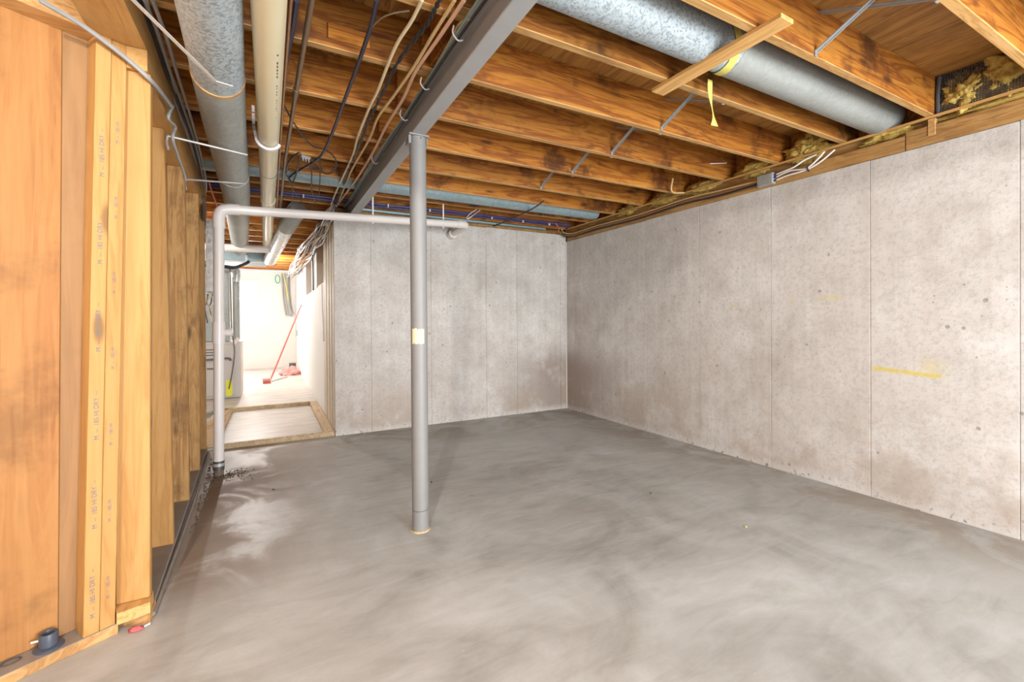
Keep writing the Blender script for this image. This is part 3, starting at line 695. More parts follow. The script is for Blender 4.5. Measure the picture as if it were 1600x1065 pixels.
# ================================================================== cables
CABLES = {
 'cream': [(0.516, 1.641, 2.402), (0.514, 1.776, 2.402), (0.499, 1.99, 2.402), (0.511, 2.394, 2.402), (0.509, 2.605, 2.402), (0.522, 3.057, 2.402), (0.547, 3.425, 2.402), (0.556, 4.025, 2.402), (0.567, 4.681, 2.402), (0.59, 5.134, 2.402)] ,
 'black_twist': [(0.574, 1.607, 2.4), (0.573, 1.771, 2.4), (0.539, 2.074, 2.4), (0.539, 2.529, 2.4), (0.539, 2.829, 2.4), (0.552, 3.114, 2.4), (0.561, 3.718, 2.4), (0.588, 4.132, 2.4), (0.605, 4.829, 2.4)] ,
 'tan': [(0.624, 1.584, 2.402), (0.618, 1.827, 2.402), (0.615, 2.096, 2.402), (0.599, 2.397, 2.402), (0.578, 2.717, 2.402), (0.595, 3.057, 2.402), (0.591, 3.709, 2.402), (0.605, 4.131, 2.402), (0.639, 5.109, 2.402)] ,
 'pink': [(0.654, 1.565, 2.4), (0.645, 1.825, 2.4), (0.633, 2.124, 2.4), (0.65, 2.417, 2.4), (0.648, 2.806, 2.4), (0.664, 3.266, 2.4), (0.665, 3.961, 2.4), (0.646, 4.549, 2.4), (0.63, 5.208, 2.4)] ,
 'thin_tan': [(0.727, 1.654, 2.405), (0.692, 1.701, 2.405), (0.698, 1.839, 2.405), (0.708, 2.094, 2.405), (0.72, 2.341, 2.405), (0.734, 2.552, 2.405)] ,
 'beam_green': [(0.728, 1.509, 2.39), (0.734, 1.682, 2.39), (0.749, 1.962, 2.39), (0.747, 2.196, 2.39), (0.725, 2.52, 2.39), (0.728, 3.033, 2.39), (0.706, 3.555, 2.39), (0.695, 4.04, 2.39), (0.699, 4.65, 2.39)] ,
 'beam_black': [(0.735, 1.498, 2.385), (0.75, 1.665, 2.385), (0.765, 1.963, 2.385), (0.765, 2.199, 2.385), (0.75, 2.524, 2.385), (0.758, 3.044, 2.385), (0.742, 3.574, 2.385), (0.719, 4.077, 2.385), (0.721, 4.661, 2.385)] ,
 'black_purple': [(0.364, 1.711, 2.395), (0.374, 1.882, 2.395), (0.375, 2.209, 2.395), (0.37, 2.579, 2.395), (0.364, 3.083, 2.395), (0.342, 3.51, 2.395), (0.265, 3.801, 2.395), (0.201, 4.001, 2.395), (0.155, 4.207, 2.395)] ,
 'black_pvc': [(0.101, 1.842, 2.39), (0.095, 2.022, 2.39), (0.08, 2.278, 2.39), (0.065, 2.51, 2.39), (0.061, 2.593, 2.39)] ,
 'steel_pipe': [(0.149, 1.809, 2.385), (0.133, 2.58, 2.385), (0.116, 3.692, 2.385), (0.117, 5.015, 2.385)] ,
 'copper_pipe': [(0.072, 1.866, 2.395), (0.065, 2.589, 2.395), (0.063, 3.478, 2.395), (0.081, 5.076, 2.395)] ,
 'loop': [(0.079, 2.747, 2.39), (0.122, 2.926, 2.39), (0.197, 3.156, 2.39), (0.272, 3.332, 2.39), (0.355, 3.362, 2.39), (0.426, 3.475, 2.39), (0.464, 3.654, 2.39), (0.453, 3.853, 2.39), (0.402, 3.891, 2.39), (0.328, 3.752, 2.39), (0.293, 3.592, 2.39)] ,
 'drop1': [(0.261, 3.633, 2.39), (0.304, 3.828, 2.36), (0.333, 4.205, 2.33), (0.402, 4.633, 2.31)] ,
 'drop2': [(0.336, 3.521, 2.39), (0.377, 3.966, 2.36), (0.411, 4.426, 2.34)] ,
 'loop2': [(0.063, 3.77, 2.385), (0.126, 4.034, 2.385), (0.195, 4.214, 2.385), (0.207, 3.55, 2.385), (0.179, 3.541, 2.385), (0.139, 3.755, 2.385), (0.133, 4.002, 2.385)] ,
 'loop3': [(0.153, 4.154, 2.38), (0.194, 4.393, 2.36), (0.2, 4.824, 2.33), (0.175, 5.077, 2.3), (0.139, 5.153, 2.28)] ,
 'loop4': [(0.206, 4.464, 2.38), (0.273, 4.742, 2.36), (0.337, 4.886, 2.35), (0.415, 4.893, 2.35)] ,
 'whip': [(0.376, 1.872, 2.39), (0.401, 1.794, 2.39), (0.438, 1.743, 2.39), (0.485, 1.705, 2.39)] ,
 'gray_front': [(-0.677, 2.113, 2.3), (-0.572, 2.146, 2.26), (-0.48, 2.252, 2.23), (-0.422, 2.425, 2.22), (-0.402, 2.581, 2.22), (-0.395, 2.626, 2.22)] ,
 'gray_drop': [(-0.399, 2.627, 2.22), (-0.426, 2.729, 2.2), (-0.41, 2.809, 2.19), (-0.433, 2.89, 2.16), (-0.439, 3.088, 2.13), (-0.444, 3.334, 2.1), (-0.447, 3.421, 2.08)] ,
 'bundle0': [(-0.436, 2.152, 2.405), (-0.438, 2.392, 2.405), (-0.446, 2.711, 2.405), (-0.445, 3.074, 2.405), (-0.455, 3.712, 2.405), (-0.504, 4.634, 2.405), (-0.54, 5.288, 2.405)] ,
 'bundle1': [(-0.414, 2.133, 2.401), (-0.414, 2.372, 2.401), (-0.423, 2.691, 2.401), (-0.425, 3.054, 2.401), (-0.439, 3.692, 2.401), (-0.488, 4.611, 2.401), (-0.538, 5.271, 2.401)] ,
 'bundle2': [(-0.396, 2.117, 2.397), (-0.395, 2.355, 2.397), (-0.405, 2.673, 2.397), (-0.409, 3.036, 2.397), (-0.425, 3.674, 2.397), (-0.475, 4.59, 2.397), (-0.536, 5.253, 2.397)] ,
 'bundle3': [(-0.369, 2.097, 2.393), (-0.367, 2.333, 2.393), (-0.377, 2.65, 2.393), (-0.385, 3.014, 2.393), (-0.406, 3.652, 2.393), (-0.456, 4.566, 2.393), (-0.535, 5.236, 2.393)] ,
 'thin_l': [(-0.389, 2.119, 2.4), (-0.401, 2.352, 2.4), (-0.408, 2.627, 2.4), (-0.427, 3.104, 2.4), (-0.441, 3.695, 2.4), (-0.458, 4.426, 2.4)] ,
 'pinkred': [(-0.403, 4.213, 2.3), (-0.396, 4.346, 2.25), (-0.385, 4.59, 2.2)] ,
 'ropeleft': [(-0.487, 4.551, 2.25), (-0.48, 4.638, 2.2), (-0.523, 5.001, 2.1), (-0.532, 5.036, 2.05)] ,
 'pexA': [(-0.198, 4.738, 2.41), (0.447, 4.713, 2.41), (1.113, 4.766, 2.41), (1.75, 4.664, 2.41), (3.383, 4.659, 2.41)] ,
 'pexB': [(-0.194, 4.654, 2.405), (0.453, 4.778, 2.405), (1.127, 4.824, 2.405), (1.779, 4.74, 2.405), (3.456, 4.76, 2.405)] ,
 'dark_diag': [(2.413, 3.769, 2.38), (2.479, 4.11, 2.38), (2.507, 4.803, 2.38), (2.485, 5.114, 2.38)] ,
 'white_tails': [(2.04, 4.471, 2.4), (2.02, 4.627, 2.37), (1.967, 4.66, 2.33)] ,
 'white_tails2': [(1.994, 4.466, 2.4), (1.958, 4.56, 2.37), (1.94, 4.622, 2.33)] ,
 'tangle0': [(0.585, 4.778, 2.357), (0.544, 5.021, 2.311), (0.537, 5.504, 2.299), (0.564, 6.323, 2.327), (0.487, 6.661, 2.262), (0.5, 7.679, 2.282), (0.478, 8.152, 2.235), (0.467, 9.211, 2.254), (0.392, 10.644, 2.258), (0.478, 11.917, 2.247)] ,
 'tangle1': [(0.585, 4.585, 2.313), (0.585, 4.767, 2.221), (0.585, 5.537, 2.312), (0.585, 5.708, 2.214), (0.585, 6.184, 2.213), (0.585, 6.834, 2.192), (0.585, 7.609, 2.154), (0.585, 8.56, 2.18), (0.585, 10.519, 2.244), (0.486, 11.227, 2.207)] ,
 'tangle2': [(0.585, 4.609, 2.319), (0.585, 4.861, 2.234), (0.585, 5.273, 2.251), (0.585, 5.948, 2.246), (0.569, 6.555, 2.254), (0.585, 6.939, 2.226), (0.585, 7.535, 2.178), (0.531, 8.967, 2.278), (0.451, 9.87, 2.253), (0.45, 10.412, 2.193)] ,
 'tangle3': [(0.585, 4.599, 2.316), (0.585, 5.059, 2.302), (0.585, 5.317, 2.249), (0.585, 5.681, 2.191), (0.585, 6.354, 2.217), (0.585, 7.236, 2.219), (0.584, 7.889, 2.263), (0.56, 8.919, 2.279), (0.518, 9.872, 2.27), (0.474, 11.316, 2.218)] ,
 'tangle4': [(0.585, 4.644, 2.326), (0.585, 5.028, 2.269), (0.585, 5.614, 2.305), (0.577, 6.039, 2.29), (0.585, 6.578, 2.28), (0.584, 7.2, 2.286), (0.57, 7.968, 2.248), (0.543, 8.805, 2.245), (0.485, 10.118, 2.228), (0.445, 11.311, 2.257)] ,
 'tangle5': [(0.585, 4.719, 2.344), (0.585, 5.233, 2.314), (0.533, 5.587, 2.322), (0.556, 6.462, 2.327), (0.519, 6.819, 2.315), (0.537, 7.521, 2.268), (0.482, 8.358, 2.294), (0.455, 9.094, 2.263), (0.459, 10.477, 2.294), (0.394, 11.026, 2.265)] ,
 'tangle6': [(0.585, 4.596, 2.316), (0.585, 4.794, 2.26), (0.585, 5.202, 2.224), (0.585, 5.867, 2.259), (0.585, 6.61, 2.265), (0.585, 6.738, 2.217), (0.585, 7.711, 2.167), (0.585, 8.802, 2.216), (0.524, 9.727, 2.244), (0.492, 11.163, 2.223)] ,
 'tangle7': [(0.585, 4.58, 2.312), (0.585, 4.787, 2.245), (0.585, 5.393, 2.286), (0.585, 5.454, 2.198), (0.585, 5.868, 2.137), (0.585, 7.322, 2.257), (0.563, 7.975, 2.251), (0.583, 9.136, 2.268), (0.517, 9.386, 2.224), (0.405, 10.419, 2.195)] ,
 'tangle8': [(0.585, 4.57, 2.31), (0.585, 5.015, 2.301), (0.585, 5.198, 2.227), (0.585, 5.773, 2.243), (0.585, 6.044, 2.17), (0.585, 7.15, 2.267), (0.585, 7.543, 2.157), (0.585, 8.664, 2.196), (0.532, 10.363, 2.276), (0.482, 11.43, 2.227)] ,
 'tangle9': [(0.585, 4.776, 2.357), (0.577, 5.434, 2.38), (0.573, 5.802, 2.352), (0.531, 6.088, 2.297), (0.487, 7.009, 2.303), (0.525, 7.707, 2.293), (0.476, 8.106, 2.238), (0.425, 8.65, 2.241), (0.424, 9.497, 2.227), (0.387, 11.465, 2.204)] ,
 'tangle10': [(0.585, 4.841, 2.372), (0.585, 5.546, 2.38), (0.503, 5.605, 2.283), (0.509, 6.31, 2.317), (0.447, 7.141, 2.325), (0.392, 7.449, 2.285), (0.428, 7.966, 2.244), (0.391, 9.593, 2.29), (0.377, 10.064, 2.252), (0.377, 10.79, 2.197)] ,
 'tangle11': [(0.585, 4.702, 2.34), (0.585, 5.45, 2.369), (0.577, 5.67, 2.319), (0.571, 6.16, 2.272), (0.546, 7.082, 2.323), (0.542, 7.529, 2.298), (0.478, 7.97, 2.246), (0.488, 8.923, 2.249), (0.501, 10.545, 2.244), (0.478, 11.415, 2.258)] ,
 'tangle12': [(0.585, 4.678, 2.334), (0.578, 5.147, 2.324), (0.575, 5.732, 2.342), (0.57, 6.357, 2.298), (0.585, 6.873, 2.314), (0.579, 7.439, 2.279), (0.575, 8.456, 2.262), (0.559, 9.615, 2.267), (0.447, 10.146, 2.277), (0.511, 12.147, 2.258)] ,
 'tangle13': [(0.585, 4.776, 2.357), (0.585, 5.353, 2.34), (0.523, 5.736, 2.305), (0.507, 6.097, 2.267), (0.472, 6.832, 2.273), (0.475, 7.614, 2.294), (0.418, 8.192, 2.265), (0.437, 9.108, 2.277), (0.472, 10.157, 2.264), (0.378, 11.122, 2.243)] ,
 'tangle14': [(0.585, 4.815, 2.365), (0.585, 5.323, 2.361), (0.535, 5.702, 2.334), (0.509, 6.211, 2.281), (0.511, 7.075, 2.304), (0.439, 7.275, 2.28), (0.44, 8.603, 2.284), (0.421, 9.136, 2.282), (0.422, 10.234, 2.291), (0.431, 11.141, 2.265)] ,
 'tangle15': [(0.585, 4.806, 2.364), (0.566, 5.336, 2.347), (0.487, 5.435, 2.285), (0.527, 6.315, 2.303), (0.482, 6.598, 2.271), (0.442, 7.428, 2.243), (0.446, 8.329, 2.292), (0.404, 9.098, 2.262), (0.424, 10.428, 2.248), (0.432, 10.565, 2.212)] ,
 'tangle16': [(0.585, 4.819, 2.366), (0.528, 5.215, 2.343), (0.55, 5.895, 2.34), (0.489, 6.036, 2.292), (0.451, 6.844, 2.295), (0.424, 7.516, 2.303), (0.418, 8.814, 2.301), (0.459, 9.218, 2.274), (0.436, 10.774, 2.298), (0.439, 11.294, 2.259)] ,
 'tangle17': [(0.585, 4.706, 2.341), (0.585, 5.137, 2.307), (0.553, 5.541, 2.295), (0.548, 6.013, 2.3), (0.557, 6.752, 2.295), (0.566, 7.433, 2.251), (0.533, 8.084, 2.234), (0.456, 8.767, 2.236), (0.482, 10.55, 2.246), (0.484, 11.133, 2.201)] ,
 'tangle18': [(0.585, 4.602, 2.317), (0.585, 4.893, 2.274), (0.585, 5.178, 2.208), (0.585, 5.612, 2.206), (0.561, 6.405, 2.266), (0.585, 7.398, 2.278), (0.585, 7.946, 2.237), (0.56, 9.383, 2.291), (0.509, 10.201, 2.292), (0.486, 10.929, 2.22)] ,
 'tangle19': [(0.585, 4.694, 2.338), (0.569, 5.249, 2.321), (0.548, 5.469, 2.297), (0.531, 6.002, 2.273), (0.497, 6.434, 2.263), (0.505, 6.954, 2.242), (0.531, 8.356, 2.286), (0.454, 9.127, 2.262), (0.432, 10.528, 2.238), (0.39, 10.925, 2.203)] ,
}

def cable(key, name, label, r, mat, cat='cable', group=None, k=6, sides=7):
    return tag(tubeo(name, CABLES[key], r, mat, None, sides, k), label, cat, group)
cable('cream', 'electrical_cable', 'wavy cream cable, leftmost of the four beside the beam', 0.0075, 'cream_cable')
cable('tan', 'electrical_cable', 'tan cable between the black and the salmon cable by the beam', 0.0075, 'tan_cable')
cable('pink', 'electrical_cable', 'salmon coloured cable, nearest of the four to the beam', 0.0085, 'pink_cable')
cable('thin_tan', 'thin_wire', 'thin tan wire curling off the top of the beam', 0.004, 'tan_cable', 'wire')
cable('black_purple', 'coaxial_cable', 'straight blue-black cable pair between the iron pipe and cream cable', 0.0095, 'purple_black')
cable('black_pvc', 'coaxial_cable', 'black cable running along the right side of cream drain pipe', 0.011, 'purple_black')
cable('loop', 'coaxial_cable', 'black cable hanging in a big round loop under the joists', 0.005, 'black')
cable('loop2', 'coaxial_cable', 'short black cable coiled beside the iron pipe', 0.0065, 'black')
cable('loop3', 'coaxial_cable', 'black cable end curving down over the white pipe run', 0.005, 'black')
cable('loop4', 'coaxial_cable', 'black cable sagging just above the white pipe run', 0.0045, 'black')
cable('drop1', 'coaxial_cable', 'black cable hanging below the white splitter', 0.005, 'black')
cable('drop2', 'coaxial_cable', 'straight black cable dropping through the round cable loop', 0.0045, 'black')
cable('whip', 'thin_wire', 'thin brown wire arching from blue-black cable across a joist', 0.0035, 'steel_pipe', 'wire')
# twisted black pair
tw = thing('twisted_cable', 'black twisted pair cable between the cream and tan cables', 'cable')
P = catmull(CABLES['black_twist'], 14)
for s in (0, pi):
    tubeo('strand', [p + Vector((0.005 * cos(i * 0.9 + s), 0, 0.005 * sin(i * 0.9 + s))) for i, p in enumerate(P)], 0.0052, 'black', tw, 6, 1)
# two cables clipped along the beam
for dx, dz, m, lb in ((0.0, 0.0, 'green_cable', 'green-grey cable clipped along the upper left edge of the beam'), (0.010, -0.016, 'black', 'black cable clipped along the left side of the beam')):
    tag(tubeo('beam_cable', [(0.690 + dx + 0.008 * sin(y * 3.1 + dz * 60), y, 2.375 + dz + 0.008 * cos(y * 2.3)) for y in [0.4 + 0.3 * i for i in range(16)]], 0.006, m, None, 7, 3), lb, 'cable', 'cables along the beam')
for y, wh in ((1.72, 'highest in the picture'), (2.16, 'second from the top'), (2.55, 'right above the post'), (3.35, 'farthest, beyond the post')):
    tag(tubeo('cable_tie', [(0.673, y, 2.40), (0.668, y, 2.37), (0.69, y, 2.345), (0.712, y, 2.352)], 0.0035, 'white_plastic', None, 6, 4), 'white tie round the beam cables, ' + wh, 'tie', 'ties on the beam cables')
# coax splitter
sp = thing('cable_splitter', 'small white cable splitter under the joists beside black loops', 'splitter')
bm = bmesh.new(); box(bm, (-0.035, -0.014, -0.008), (0.035, 0.014, 0.008), 0.002); o = mk('splitter_body', bm, 'bright_steel', sp, (0.245, 3.60, 2.398)); o.rotation_euler = (0, 0, 0.5)
for q in (-0.02, 0.0, 0.02): tubeo('splitter_port', [(0.245 + q, 3.60 + q * 0.5, 2.392), (0.25 + q, 3.60 + q * 0.5, 2.368)], 0.005, 'bright_steel', sp, 8, 1)
# left side bundle above the studs
CABLES['gray_front'] = [(-0.661, 2.06, 2.273), (-0.573, 2.15, 2.262), (-0.473, 2.225, 2.215), (-0.404, 2.275, 2.165), (-0.40, 2.567, 2.214), (-0.40, 2.66, 2.227)]
CABLES['gray_drop'] = [(-0.40, 2.697, 2.247), (-0.41, 2.64, 2.165), (-0.405, 2.79, 2.18), (-0.41, 2.75, 2.11), (-0.41, 2.882, 2.068), (-0.41, 3.077, 2.031), (-0.41, 3.137, 2.007)]
cable('gray_front', 'electrical_cable', 'grey cable slanting across the tops of the paired studs', 0.0085, 'silver_cable')
cable('gray_drop', 'electrical_cable', 'grey cable dangling beside the second stud', 0.007, 'silver_cable')
for i, (m, lb) in enumerate((('grey_cable', 'dark grey cable, nearest the stud wall in the bundle above it'), ('black', 'black cable in the bundle above the left stud wall'),
                             ('silver_cable', 'silver grey cable in the middle of the bundle above the stud wall'), ('grey_cable', 'outermost grey cable of the bundle above the stud wall'))):
    cable('bundle%d' % i, 'electrical_cable', lb, 0.0075, m, 'cable', 'cables bundled over the stud wall')
cable('thin_l', 'thin_wire', 'thin tan wire beside the cable bundle over the stud wall', 0.0035, 'tan_cable', 'wire')
cable('pinkred', 'thin_wire', 'short red wire hanging to the white pipe elbow', 0.006, 'red_cable', 'wire')
cable('ropeleft', 'cloth_strip', 'dark grey tuft hanging at the end of the cable bundle', 0.02, 'dirt', 'cloth')
cable('dark_diag', 'electrical_cable', 'dark cable slanting from the dark red joist to the back wall', 0.007, 'black')
cable('white_tails', 'thin_wire', 'white wire end nearer to the wall elbow of the pipe', 0.0045, 'white_cable', 'wire')
cable('white_tails2', 'thin_wire', 'white wire end next to the one by the pipe elbow', 0.0045, 'white_cable', 'wire')
cols = ['white_cable', 'purple_black', 'white_cable', 'grey_cable', 'tan_cable', 'purple_black', 'silver_cable']
for i in range(20):
    pts = [(min(x, 0.577), y, z) for x, y, z in CABLES['tangle%d' % i]]
    tag(tubeo('tangled_cable', pts, 0.008, cols[i % 7], None, 6, 6), {'white_cable': 'white', 'purple_black': 'blue-black', 'grey_cable': 'mid grey', 'tan_cable': 'tan', 'silver_cable': 'pale silver grey'}[cols[i % 7]] + ' cable in the tangle hanging along the top of corridor wall', 'cable', 'cables tangled along the corridor wall')
# vertical drops on the corridor wall
tag(tubeo('electrical_cable', [(0.588, 6.05, 1.66), (0.585, 6.0, 1.40), (0.588, 5.93, 1.15), (0.588, 5.9, 0.95)], 0.006, 'white_cable', None, 6, 5), 'white cable running down the concrete wall end in the corridor', 'cable')
tag(tubeo('electrical_cable', [(0.575, 7.2, 2.3), (0.585, 7.25, 1.9), (0.588, 7.3, 1.66)], 0.012, 'silver_cable', None, 6, 5), 'grey cable dropping over the pier between corridor wall openings', 'cable')
for i, (dx, m, lb) in enumerate(((0.30, 'galv_dull', 'left of two grey conduits by the far wall'), (0.40, 'galv_dull', 'thick grey conduit by the far wall near the broom tip'))):
    tag(tubeo('conduit', [(dx, 12.42, 2.38), (dx + 0.02, 12.42, 1.8), (dx + 0.08, 12.42, 1.35)], 0.018 + 0.035 * i, m, None, 10, 4), lb, 'conduit')
tag(tubeo('electrical_cable', [(0.32, 12.3, 2.36), (0.38, 12.32, 2.1), (0.43, 12.34, 1.7)], 0.014, 'tape', None, 6, 4), 'yellow cable drooping beside the far conduits', 'cable')
tag(mk('wire_coil', tube(bmesh.new(), [(0.05 * cos(a), 0.01 * sin(a * 0.3), 0.10 * sin(a)) for a in [k * 0.6 for k in range(22)]], 0.010, 6, 3), plain('green_wire', (0.03, 0.5, 0.32)), None, (0.20, 12.485, 2.24)), 'green wire coil hanging high on the far wall', 'coil')
ol = thing('wall_outlet', 'small grey outlet box low on the white corridor wall', 'outlet')
boxo('outlet_box', (XC - 0.05, 11.70, 0.86), (XC - 0.001, 11.80, 0.98), 'galv_dull', ol); boxo('outlet_cover', (XC - 0.055, 11.715, 0.875), (XC - 0.05, 11.785, 0.965), 'white_plastic', ol)
tubeo('outlet_cord', [(XC - 0.03, 11.75, 0.98), (XC - 0.05, 11.75, 1.2), (XC - 0.12, 12.3, 1.5)], 0.008, 'grey_cable', ol, 6, 4)

# ================================================================== joist bay hardware
J = [0.719, 1.184, 1.649, 2.116, 2.596, 3.089, 3.58]
names = ['between the two right-most joists', 'over the spangled duct', 'below the crossing board', 'between the second and third joists past the duct',
         'between the third and fourth joists past the duct', 'between the last joists before the back wall']
for i in range(6):
    if i == 1: continue
    x = 2.25; a = J[i] + 0.023; b = J[i + 1] - 0.023
    t = thing('cross_bridging', 'zinc steel cross brace ' + names[i], 'brace', 'steel bridging between joists')
    for xx, p, q in ((x, (a, JT - 0.02), (b, JB + 0.02)), (x + 0.035, (a, JB + 0.02), (b, JT - 0.02))):
        bm = bmesh.new(); bar(bm, (0, p[0] - b, p[1] - JB), (0, q[0] - b, q[1] - JB), 0.018, 0.005)
        bar(bm, (0.007, p[0] - b, p[1] - JB - 0.004), (0.007, q[0] - b, q[1] - JB - 0.004), 0.004, 0.012)
        mk('strut', bm, 'steel', t, (xx, b, JB))
        lo = (b, q[1]) if q[1] < p[1] else (a, p[1])
        boxo('nailing_tab', (xx - 0.011, lo[0] - 0.004, lo[1] - 0.022), (xx + 0.011, lo[0] + 0.001 if lo[0] == b else lo[0] + 0.004, lo[1] + 0.006), 'steel', t, 0.001)
# loose board nailed across two joists
bm = bmesh.new(); c = Vector((1.835, 1.40, JB - 0.0105)); aa, bb = Vector((1.835, 1.735, 0)), Vector((1.85, 1.06, 0))
bar(bm, Vector((aa.x, aa.y, JB - 0.0105)) - c, Vector((bb.x, bb.y, JB - 0.0105)) - c, 0.088, 0.019)
bmesh.ops.bevel(bm, geom=list(bm.edges), offset=0.002, segments=1, affect='EDGES')
tag(mk('crossing_board', bm, 'board', None, c), 'short pale board fixed across two joists under the spangled duct', 'board')

# insulation
def tuft(loc, size, label, seed, parent=None):
    bm = bmesh.new(); bmesh.ops.create_icosphere(bm, subdivisions=5, radius=1.0)
    for v in bm.verts:
        d = v.co.normalized(); q = d * 2.2 + Vector((seed * 3.1, seed, 0))
        n = noise.fractal(q, 1.0, 2.0, 4) * 0.42 + noise.fractal(q * 4.5, 0.8, 2.0, 3) * 0.20
        v.co = Vector((d.x * size[0], d.y * size[1], d.z * size[2])) * (0.85 + n)
    o = mk('insulation_tuft', bm, 'insul', None, loc, True)
    return tag(o, label, 'insulation', 'insulation tufts on the right wall sill')
tuft((3.6, 1.92, 2.475), (0.069, 0.165, 0.115), 'big yellow insulation tuft left of the spangled duct end', 1)
tuft((3.6, 1.04, 2.5), (0.063, 0.121, 0.135), 'yellow insulation bulging over the netting at upper right', 2)
tuft((3.6, 0.84, 2.52), (0.063, 0.143, 0.162), 'largest yellow insulation heap at right picture edge', 3)
tuft((3.6, 2.33, 2.445), (0.057, 0.176, 0.068), 'low yellow insulation tuft above the junction box', 4)
tuft((3.6, 2.85, 2.43), (0.057, 0.220, 0.061), 'flat insulation tuft two bays before the corner', 5)
tuft((3.6, 3.33, 2.43), (0.057, 0.220, 0.068), 'insulation tuft in the bay nearest but one to the corner', 6)
tuft((3.6, 1.42, 2.4), (0.046, 0.165, 0.041), 'thin insulation tuft under the spangled duct end', 7)
tuft((3.6, 3.85, 2.43), (0.057, 0.176, 0.061), 'insulation tuft closest to the back corner', 8)
tuft((3.582, 0.6, 2.385), (0.034, 0.550, 0.030), 'long thin insulation strip behind the sill board at right', 9)
# black netting holding insulation in the right-most bay
nt = thing('insulation_netting', 'dark plastic netting stapled over insulation at upper right', 'netting')
bm = bmesh.new()
for i in range(36): bar(bm, (3.555, 0.745 + i * 0.0118, 2.425), (3.575, 0.745 + i * 0.0118, 2.65), 0.003, 0.003, (1, 0, 0))
for i in range(18): bar(bm, (3.556 + i * 0.0011, 0.742, 2.43 + i * 0.0125), (3.556 + i * 0.0011, 1.161, 2.43 + i * 0.0125), 0.003, 0.003)
o = mk('mesh_strands', bm, 'net', nt); o['kind'] = 'stuff'
boxo('dark_backing', (3.655, 0.742, 2.425), (3.665, 1.161, 2.653), 'net', nt)
tubeo('rolled_edge', [(3.55, 1.148, 2.40), (3.552, 1.150, 2.52), (3.56, 1.145, 2.645)], 0.011, 'net', nt, 8, 4)

# junction box on the sill and its wires
jb = thing('junction_box', 'grey metal junction box on the right wall sill board', 'junction box')
boxo('box_body', (XR - 0.035, 2.125, 2.262), (XR + 0.004, 2.255, 2.352), 'galv_dull', jb, 0.003)
boxo('cover_plate', (XR - 0.038, 2.13, 2.267), (XR - 0.035, 2.25, 2.347), 'galv_dull', jb, 0.001)
for zz in (2.285, 2.31, 2.33): tubeo('cable_clamp', [(XR - 0.017, 2.126, zz), (XR - 0.017, 2.105, zz)], 0.008, 'navy', jb, 8, 1)
for i, (pts, lb) in enumerate((([(XR - 0.015, 2.11, 2.285), (XR - 0.02, 2.02, 2.295), (XR - 0.015, 1.88, 2.30), (XR - 0.012, 1.78, 2.335), (XR + 0.0, 1.70, 2.39)], 'lowest white cable from the junction box'),
                               ([(XR - 0.015, 2.11, 2.31), (XR - 0.02, 2.0, 2.325), (XR - 0.018, 1.88, 2.31), (XR - 0.012, 1.80, 2.36), (XR + 0.005, 1.77, 2.40)], 'middle white cable from the junction box'),
                               ([(XR - 0.015, 2.11, 2.33), (XR - 0.02, 2.05, 2.335), (XR - 0.02, 1.97, 2.345), (XR - 0.015, 1.90, 2.375), (XR + 0.0, 1.82, 2.395)], 'upper white cable from the junction box'))):
    tag(tubeo('electrical_cable', pts, 0.006, 'white_cable', None, 7, 6), lb, 'cable', 'white cables at the junction box')
tag(tubeo('cable_strap', [(XR - 0.008, 1.87, 2.285), (XR - 0.027, 1.872, 2.305), (XR - 0.008, 1.875, 2.325)], 0.006, 'purple_black', None, 6, 3), 'dark strap pinning the white cables to the sill', 'strap')
for i, (r, m, dz, lb) in enumerate(((0.008, 'black', 0.0, 'thick black cable on the sill between the junction box and corner'), (0.006, 'copper', 0.022, 'brown cable just above the black one on the sill'),
                                    (0.005, 'tan_cable', 0.045, 'tan cable, highest of the three along the sill'))):
    tag(tubeo('sill_cable', [(XR - 0.015, 2.26, 2.295 + dz * 0.5), (XR - 0.02, 2.6, 2.285 + dz), (XR - 0.022, 3.0, 2.30 + dz), (XR - 0.02, 3.6, 2.28 + dz), (XR - 0.025, 4.3, 2.29 + dz), (XR - 0.03, 4.75, 2.28 + dz), (XR - 0.09, 4.88, 2.30 + dz), (XR - 0.12, 4.90, 2.38 + dz * 0.5)], r, m, None, 7, 6), lb, 'cable', 'cables along the sill')
tag(tubeo('thin_wire', [(3.30, 4.80, 2.33), (3.26, 4.74, 2.37), (3.16, 4.66, 2.40)], 0.006, 'red_cable', None, 6, 5), 'red wire curled at the back corner under the joists', 'wire')
tag(tubeo('thin_wire', [(3.38, 2.44, 2.50), (3.12, 2.40, 2.44)], 0.003, 'white_cable', None, 6, 1), 'short white wire sticking out under a joist near the sill', 'wire')
tag(tubeo('thin_wire', [(3.35, 2.98, 2.52), (3.36, 3.01, 2.43), (3.42, 3.03, 2.405), (3.52, 3.0, 2.41)], 0.007, 'tan_cable', None, 6, 5), 'pale wire bent down from a joist to the sill', 'wire')

# rods under the left duct, slanting stick
for nm, a, b, lb in (('support_rod', (-0.444, 2.839, 2.146), (-0.10, 2.956, 2.146), 'nearer thin white rod carrying the grey left duct'),
                     ('support_rod', (-0.474, 3.626, 2.14), (-0.13, 3.56, 2.14), 'farther thin white rod carrying the grey left duct')):
    t = thing(nm, lb, 'rod', 'rods under the grey duct')
    tubeo('rod', [a, b], 0.006, 'bright_steel', t, 8, 1)
    tubeo('hook_end', [a, (a[0] - 0.004, a[1], a[2] - 0.03), (a[0] + 0.004, a[1] - 0.01, a[2] - 0.07)], 0.006, 'bright_steel', t, 8, 3)
bm = bmesh.new(); a = Vector((-0.425, 1.72, 2.235)); b = Vector((-0.175, 2.085, 2.135))
bar(bm, Vector((0, 0, 0)), b - a, 0.012, 0.004); bar(bm, b - a, Vector((-0.118, 2.10, 2.135)) - a, 0.010, 0.004)
